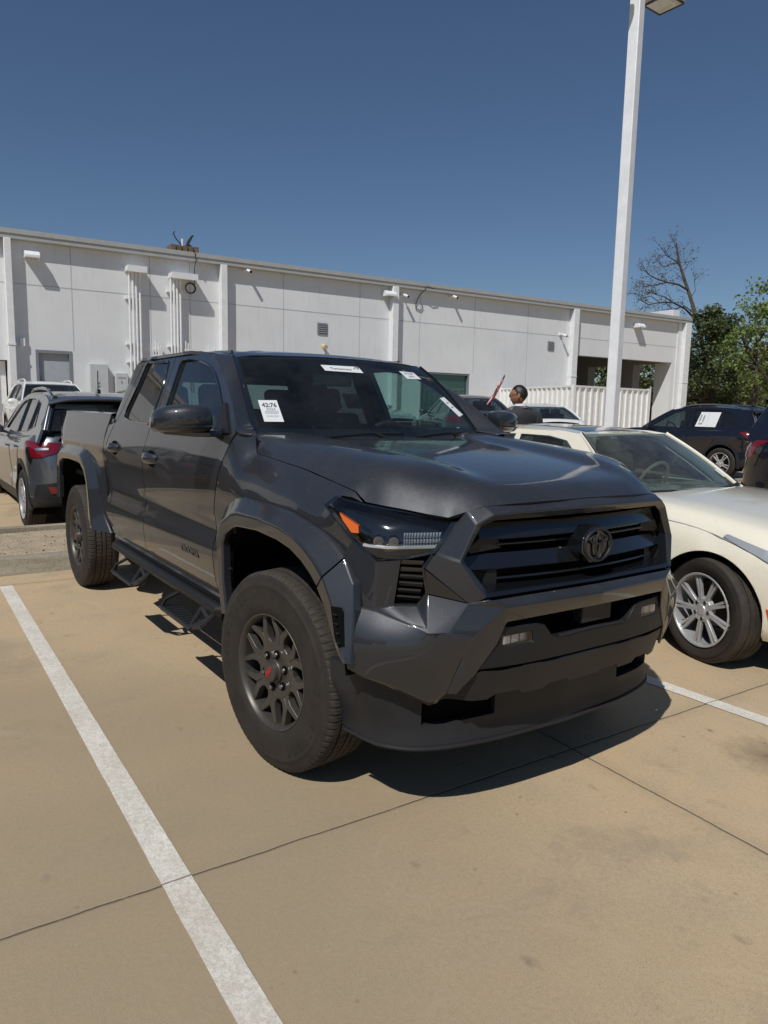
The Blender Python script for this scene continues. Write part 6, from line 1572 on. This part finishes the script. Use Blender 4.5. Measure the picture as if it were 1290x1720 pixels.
# far wooded edge
bm = bmesh.new(); rng = random.Random(5)
for k in range(150):
    D_ = rng.uniform(62, 80); u = rng.uniform(940, 1420); p = px(u, 690, D_); r = rng.uniform(1.6, 3.0)
    leaves(bm, (p.x, p.y, rng.uniform(0, 3.4)), (r, r, r*.9), 130, .20, rng, .4)
o = obj('wooded_edge', bm, 'leaf_d', smooth=False); tag(o, 'dense dark woodland closing the view behind the trees', 'woodland', None, 'stuff')
# ================================================================== flag
FL = empty('striped_flag', (0, 0, 0), 0, 'small red and white striped flag hanging at the left end of the corrugated fence', 'flag')
D = 15.4; a = px(829, 664, D); c = px(847, 631, D); bm = bmesh.new()
ups = (c-a); tube(bm, [a-ups*.25, c+ups*.05], .010, 6); obj('flag_pole', bm, 'satin', FL)
b = NB('flag_cloth'); u_ = b.n('SeparateXYZ', {0: b.coord('UV')})
st = b.math('GREATER_THAN', b.math('SINE', b.math('MULTIPLY', u_.outputs[1], 40.8)), 0.0); c_ = b.mix(st, (.70, .68, .66), (.52, .035, .045))
can = b.math('MULTIPLY', b.math('LESS_THAN', u_.outputs[0], .5), b.math('GREATER_THAN', u_.outputs[1], .72)); b.P(Base_Color=b.mix(can, c_, (.04, .05, .12)), Roughness=.8); MAT['flag'] = b.m
bm = bmesh.new(); uvl = bm.loops.layers.uv.new('UVMap'); n1, n2 = 14, 10; G2 = []
side = (rt*.75+fw*.3).normalized()
for i in range(n1+1):
    row = []
    for j_ in range(n2+1):
        s, t = i/n1, j_/n2
        p = a+ups*(.30+.70*t) + Vector((0, 0, -1))*(.34*s**1.1) + side*(-.22*s*(1-.5*t)) + side*.035*math.sin(9*t+3*s) + fw*.04*math.sin(7*s+5*t); row.append(bm.verts.new(p))
    G2.append(row)
for i in range(n1):
    for j_ in range(n2):
        f = bm.faces.new((G2[i][j_], G2[i+1][j_], G2[i+1][j_+1], G2[i][j_+1]))
        for l, (uu, vv) in zip(f.loops, ((i/n1, j_/n2), ((i+1)/n1, j_/n2), ((i+1)/n1, (j_+1)/n2), (i/n1, (j_+1)/n2))): l[uvl].uv = (uu, vv)
obj('cloth', bm, 'flag', FL)
# ================================================================== the man
MAT['skin'] = simple('skin', (.34, .155, .095), .5, var=.08, scale=20); MAT['hair'] = simple('black_hair', (.012, .010, .009), .45, var=.3, scale=60, bump=.6, bscale=250)
MAT['suit'] = simple('charcoal_suit', (.040, .041, .045), .85, bump=.3, bscale=500, var=.15, scale=15); MAT['shirt'] = simple('white_shirt', (.72, .74, .78), .7)
mp = px(874, 690, 8.55); MX, MY = mp.x, mp.y
face_dir = (-rt*.93+fw*.36); face_dir.z = 0; face_dir.normalize()
PM = empty('person', (MX, MY, 0), math.atan2(face_dir.y, face_dir.x), 'person in a charcoal suit and glasses standing in profile behind the cream sedan', 'person')
# local frame: x = where he faces, y = his left, z up
def skin_body(verts, edges, root, name, mat, lv=2):
    me = bpy.data.meshes.new(name); me.from_pydata([v[:3] for v in verts], edges, []); o = bpy.data.objects.new(name, me); COL.objects.link(o); o.parent = PM
    md = o.modifiers.new('skin', 'SKIN'); md.use_smooth_shade = True; md.branch_smoothing = .6
    for i, v in enumerate(verts): me.skin_vertices[0].data[i].radius = (v[3], v[4]); me.skin_vertices[0].data[i].use_root = (i == root)
    add_mod(o, 'SUBSURF', levels=lv, render_levels=lv)
    dg = bpy.context.evaluated_depsgraph_get(); m2 = bpy.data.meshes.new_from_object(o.evaluated_get(dg)); o.modifiers.clear(); o.data = m2; m2.materials.clear(); m2.materials.append(MAT[mat])
    for p in m2.polygons: p.use_smooth = True
    m2.name = name; return o
H = [(0, 0, .98, .115, .165), (0, 0, 1.12, .105, .15), (.0, 0, 1.28, .125, .175), (-.01, 0, 1.49, .135, .21), (-.012, 0, 1.575, .10, .16), (-.002, 0, 1.60, .056, .058), (.012, 0, 1.64, .050, .055),
     (0, .235, 1.525, .105, .105), (0, -.235, 1.525, .105, .105), (-.02, .27, 1.24, .060, .060), (-.02, -.27, 1.24, .060, .060), (.06, .255, 1.00, .045, .045), (.06, -.255, 1.00, .045, .045), (.085, .25, .93, .032, .042), (.085, -.25, .93, .032, .042),
     (0, .095, .90, .095, .095), (0, -.095, .90, .095, .095), (.01, .10, .50, .068, .068), (.01, -.10, .50, .068, .068), (-.01, .10, .10, .055, .055), (-.01, -.10, .10, .055, .055)]
E_ = [(0, 1), (1, 2), (2, 3), (3, 4), (4, 5), (5, 6), (3, 7), (3, 8), (7, 9), (9, 11), (11, 13), (8, 10), (10, 12), (12, 14), (0, 15), (0, 16), (15, 17), (17, 19), (16, 18), (18, 20)]
body = skin_body(H, E_, 0, 'body', 'suit')
body.data.materials.append(MAT['skin'])
for p in body.data.polygons:
    if p.center.z > 1.60 or (p.center.z < .955 and abs(p.center.y) > .2): p.material_index = 1
# head
bm = bmesh.new(); r = bmesh.ops.create_uvsphere(bm, u_segments=40, v_segments=28, radius=1); 
hc = Vector((.03, 0, 1.745))
for v in bm.verts:
    x, y, z = v.co
    X2 = x*.103; Y2 = y*.077; Z2 = z*.122
    if z < 0:
        k = -z; Y2 *= 1-.34*k*k; X2 *= (1-.12*k) if x > 0 else (1-.42*k)
        if x > 0: X2 += .012*k
    if x < 0: X2 *= 1.08
    if x > .3:
        g_ = math.exp(-(y/.16)**2)
        X2 += .015*g_*math.exp(-((z+.12)/.14)**2)*min(1, (x-.3)*2)      # nose
        X2 += .012*g_*math.exp(-((z-.02)/.16)**2)
        X2 += .008*math.exp(-(y/.35)**2)*math.exp(-((z-.22)/.10)**2)      # brow
        for s in (-1, 1): X2 -= .012*math.exp(-((y-s*.36)/.17)**2)*math.exp(-((z-.08)/.10)**2)   # eye sockets
        X2 += .009*math.exp(-(y/.26)**2)*(math.exp(-((z+.42)/.05)**2)+math.exp(-((z+.52)/.05)**2))  # lips
        X2 += .010*math.exp(-(y/.3)**2)*math.exp(-((z+.82)/.14)**2)      # chin
    v.co = Vector((X2, Y2, Z2))+hc
hd = obj('head', bm, 'skin', PM, 80)
for s in (-1, 1):
    bm = bmesh.new(); rr = bmesh.ops.create_uvsphere(bm, u_segments=14, v_segments=10, radius=1); bmesh.ops.transform(bm, matrix=Matrix.Translation((.012, s*.079, 1.735)) @ Matrix.Rotation(s*R(18), 4, 'Z') @ Matrix.Rotation(R(-8), 4, 'Y') @ Matrix.Diagonal((.018, .009, .032, 1)), verts=rr['verts']); obj('ear', bm, 'skin', hd)
    bm = bmesh.new(); rr = bmesh.ops.create_uvsphere(bm, u_segments=12, v_segments=8, radius=.011); bmesh.ops.translate(bm, vec=(.112, s*.030, 1.755), verts=rr['verts']); obj('eye', bm, 'shirt', hd)
    bm = bmesh.new(); rr = bmesh.ops.create_uvsphere(bm, u_segments=10, v_segments=6, radius=.0055); bmesh.ops.translate(bm, vec=(.1195, s*.030, 1.755), verts=rr['verts']); obj('iris', bm, 'hair', hd)
bm = bmesh.new()
rr = bmesh.ops.create_uvsphere(bm, u_segments=40, v_segments=28, radius=1); dele = []
for v in bm.verts:
    x, y, z = v.co; X2 = x*.1045; Y2 = y*.0795; Z2 = z*.1255
    if x < 0: X2 *= 1.08
    if z < 0: k = -z; Y2 *= 1-.34*k*k; X2 *= (1-.42*k) if x < 0 else 1
    v.co = Vector((X2-.002, Y2, Z2+.004))+hc+Vector((0, 0, .003*math.sin(40*y)))
    lim = (.42 if x > .5 else (.42-(.5-x)*1.1 if x > .1 else (-.02-(.1-x)*.55)))+.05*math.sin(37*x+11*y)
    if z < lim: dele.append(v)
bmesh.ops.delete(bm, geom=dele, context='VERTS'); o = obj('hair', bm, 'hair', hd, 80); add_mod(o, 'SOLIDIFY', thickness=.008, offset=-1)
bm = bmesh.new()
for s in (-1, 1):
    tube(bm, [(.126+.0*k, s*.032+.022*math.cos(t), 1.752+.015*math.sin(t)) for k, t in enumerate([2*PI*j_/16 for j_ in range(16)])], .0022, 5, closed=True); tube(bm, [(.124, s*.054, 1.758), (.09, s*.078, 1.758), (.01, s*.086, 1.752)], .0024, 5)
tube(bm, [(.130, -.010, 1.756), (.132, 0, 1.759), (.130, .010, 1.756)], .002, 5); obj('glasses', bm, 'void', PM)
bm = bmesh.new(); lathe(bm, [(1.575, .082), (1.618, .074), (1.640, .066), (1.632, .060)], 28, 'Z', center=(.004, 0, 0)); o = obj('shirt_collar', bm, 'shirt', PM)
for v in o.data.vertices:
    if v.co.x > .02: v.co.z -= .020
bm = bmesh.new(); lathe(bm, [(1.53, .120), (1.58, .095), (1.615, .076), (1.61, .070)], 28, 'Z', center=(-.012, 0, 0)); bmesh.ops.transform(bm, matrix=Matrix.Diagonal((.92, 1.12, 1, 1)), verts=bm.verts[:]); obj('jacket_collar', bm, 'suit', PM)
for s in (-1, 1):
    bm = bmesh.new(); box(bm, (.03, s*.10, .045), (.27, .095, .085)); o = obj('shoe', bm, 'gloss', PM); bevel(o, .035, 3)
    # hand: palm and five bent fingers
    hv = [(.088, s*.25, .915, .030, .014), (.10, s*.252, .865, .036, .013)]; he = [(0, 1)]
    for k in range(4):
        xk = .10+(k-1.5)*.019; L = (.070, .080, .075, .058)[k]
        hv += [(xk, s*.252, .838, .009, .009), (xk+.004, s*(.252-.006), .838-L*.5, .0085, .0085), (xk+.002, s*(.252-.022), .838-L*.95, .007, .007)]; b0 = len(hv)-3; he += [(1, b0), (b0, b0+1), (b0+1, b0+2)]
    hv += [(.135, s*.245, .885, .010, .010), (.148, s*.238, .855, .009, .009), (.148, s*.232, .83, .007, .007)]; b0 = len(hv)-3; he += [(0, b0), (b0, b0+1), (b0+1, b0+2)]
    skin_body(hv, he, 0, 'hand', 'skin', 1)
# ================================================================== behind the photographer (seen only as reflections in the paint; cars and trees added for them)
RB = empty('brown_building', (-14, -27, 0), R(4), 'long low brown building across the lot, outside the photo and mirrored in the paint', 'building')
bm = bmesh.new(); box(bm, (0, 0, 2.3), (46, 6, 4.6)); obj('wall', bm, simple('brown_brick', (.17, .115, .08), .85), RB)
bm = bmesh.new(); box(bm, (0, 0, 4.7), (46.6, 6.6, .35)); obj('roof', bm, 'trimw', RB)
for k in range(8): bm = bmesh.new(); box(bm, (-19+5.2*k, 3.02, 1.5), (2.4, .08, 2.0)); obj('window', bm, 'bglass', RB)
for i, (x, y, rz, src, lab) in enumerate(((-9.0, -9.2, PI, SD3, 'silver sedan added out of view at left, mirrored in the doors'), (-8.5, -3.5, PI, g3, 'navy suv added just out of view at left, mirrored in the doors'), (-8.3, -6.4, PI, SD1, 'dark sedan added between two cars out of view at left'), (-1.2, -13, PI, SD1, 'dark sedan added across the aisle, out of view at left'), (10.5, -3.2, PI, SD1, 'dark sedan added out of view, facing the pickup across the aisle'), (10.8, 1.2, PI, SD3, 'silver sedan added out of view, facing the pickup across the aisle'), (10.2, 5.4, PI, g3, 'navy suv added out of view, facing the cream sedan across the aisle'))):
    c = clone_tree(src, None); c.location = (x, y, 0); c.rotation_euler = (0, 0, rz); c['label'] = lab  # unseen cars added to give the paint shapes to reflect
for k, (x, y) in enumerate(((14, -30), (4, -34), (26, -18), (30, 6), (28, 22))): tree(x, y, 8, 4.2, 'leaf_d', ('broad dark tree added out of view behind the photographer, number %d from the left' % (k+1)).replace(', number 1 from the left', ' at the far left').replace(', number 2 from the left', ', second from the left').replace(', number 3 from the left', ', in the middle').replace(', number 4 from the left', ', second from the right').replace(', number 5 from the left', ' at the far right'), 40+k, .8, ls=.30, clump=30, group='trees behind the photographer')  # unseen trees added for the paint to reflect

rotm = Matrix.Rotation(R(-42), 4, 'Z')
for o in [c for c in bpy.data.objects if c.parent == PM and c.name.split('.')[0] not in ('head', 'glasses')]: o.matrix_local = rotm @ o.matrix_local
for o in [c for c in bpy.data.objects if c.parent == PM and c.name.split('.')[0] in ('head', 'glasses')]: o.matrix_local = Matrix.Translation((.0, 0, 1.62)) @ Matrix.Scale(.94, 4) @ Matrix.Translation((0, 0, -1.62)) @ o.matrix_local
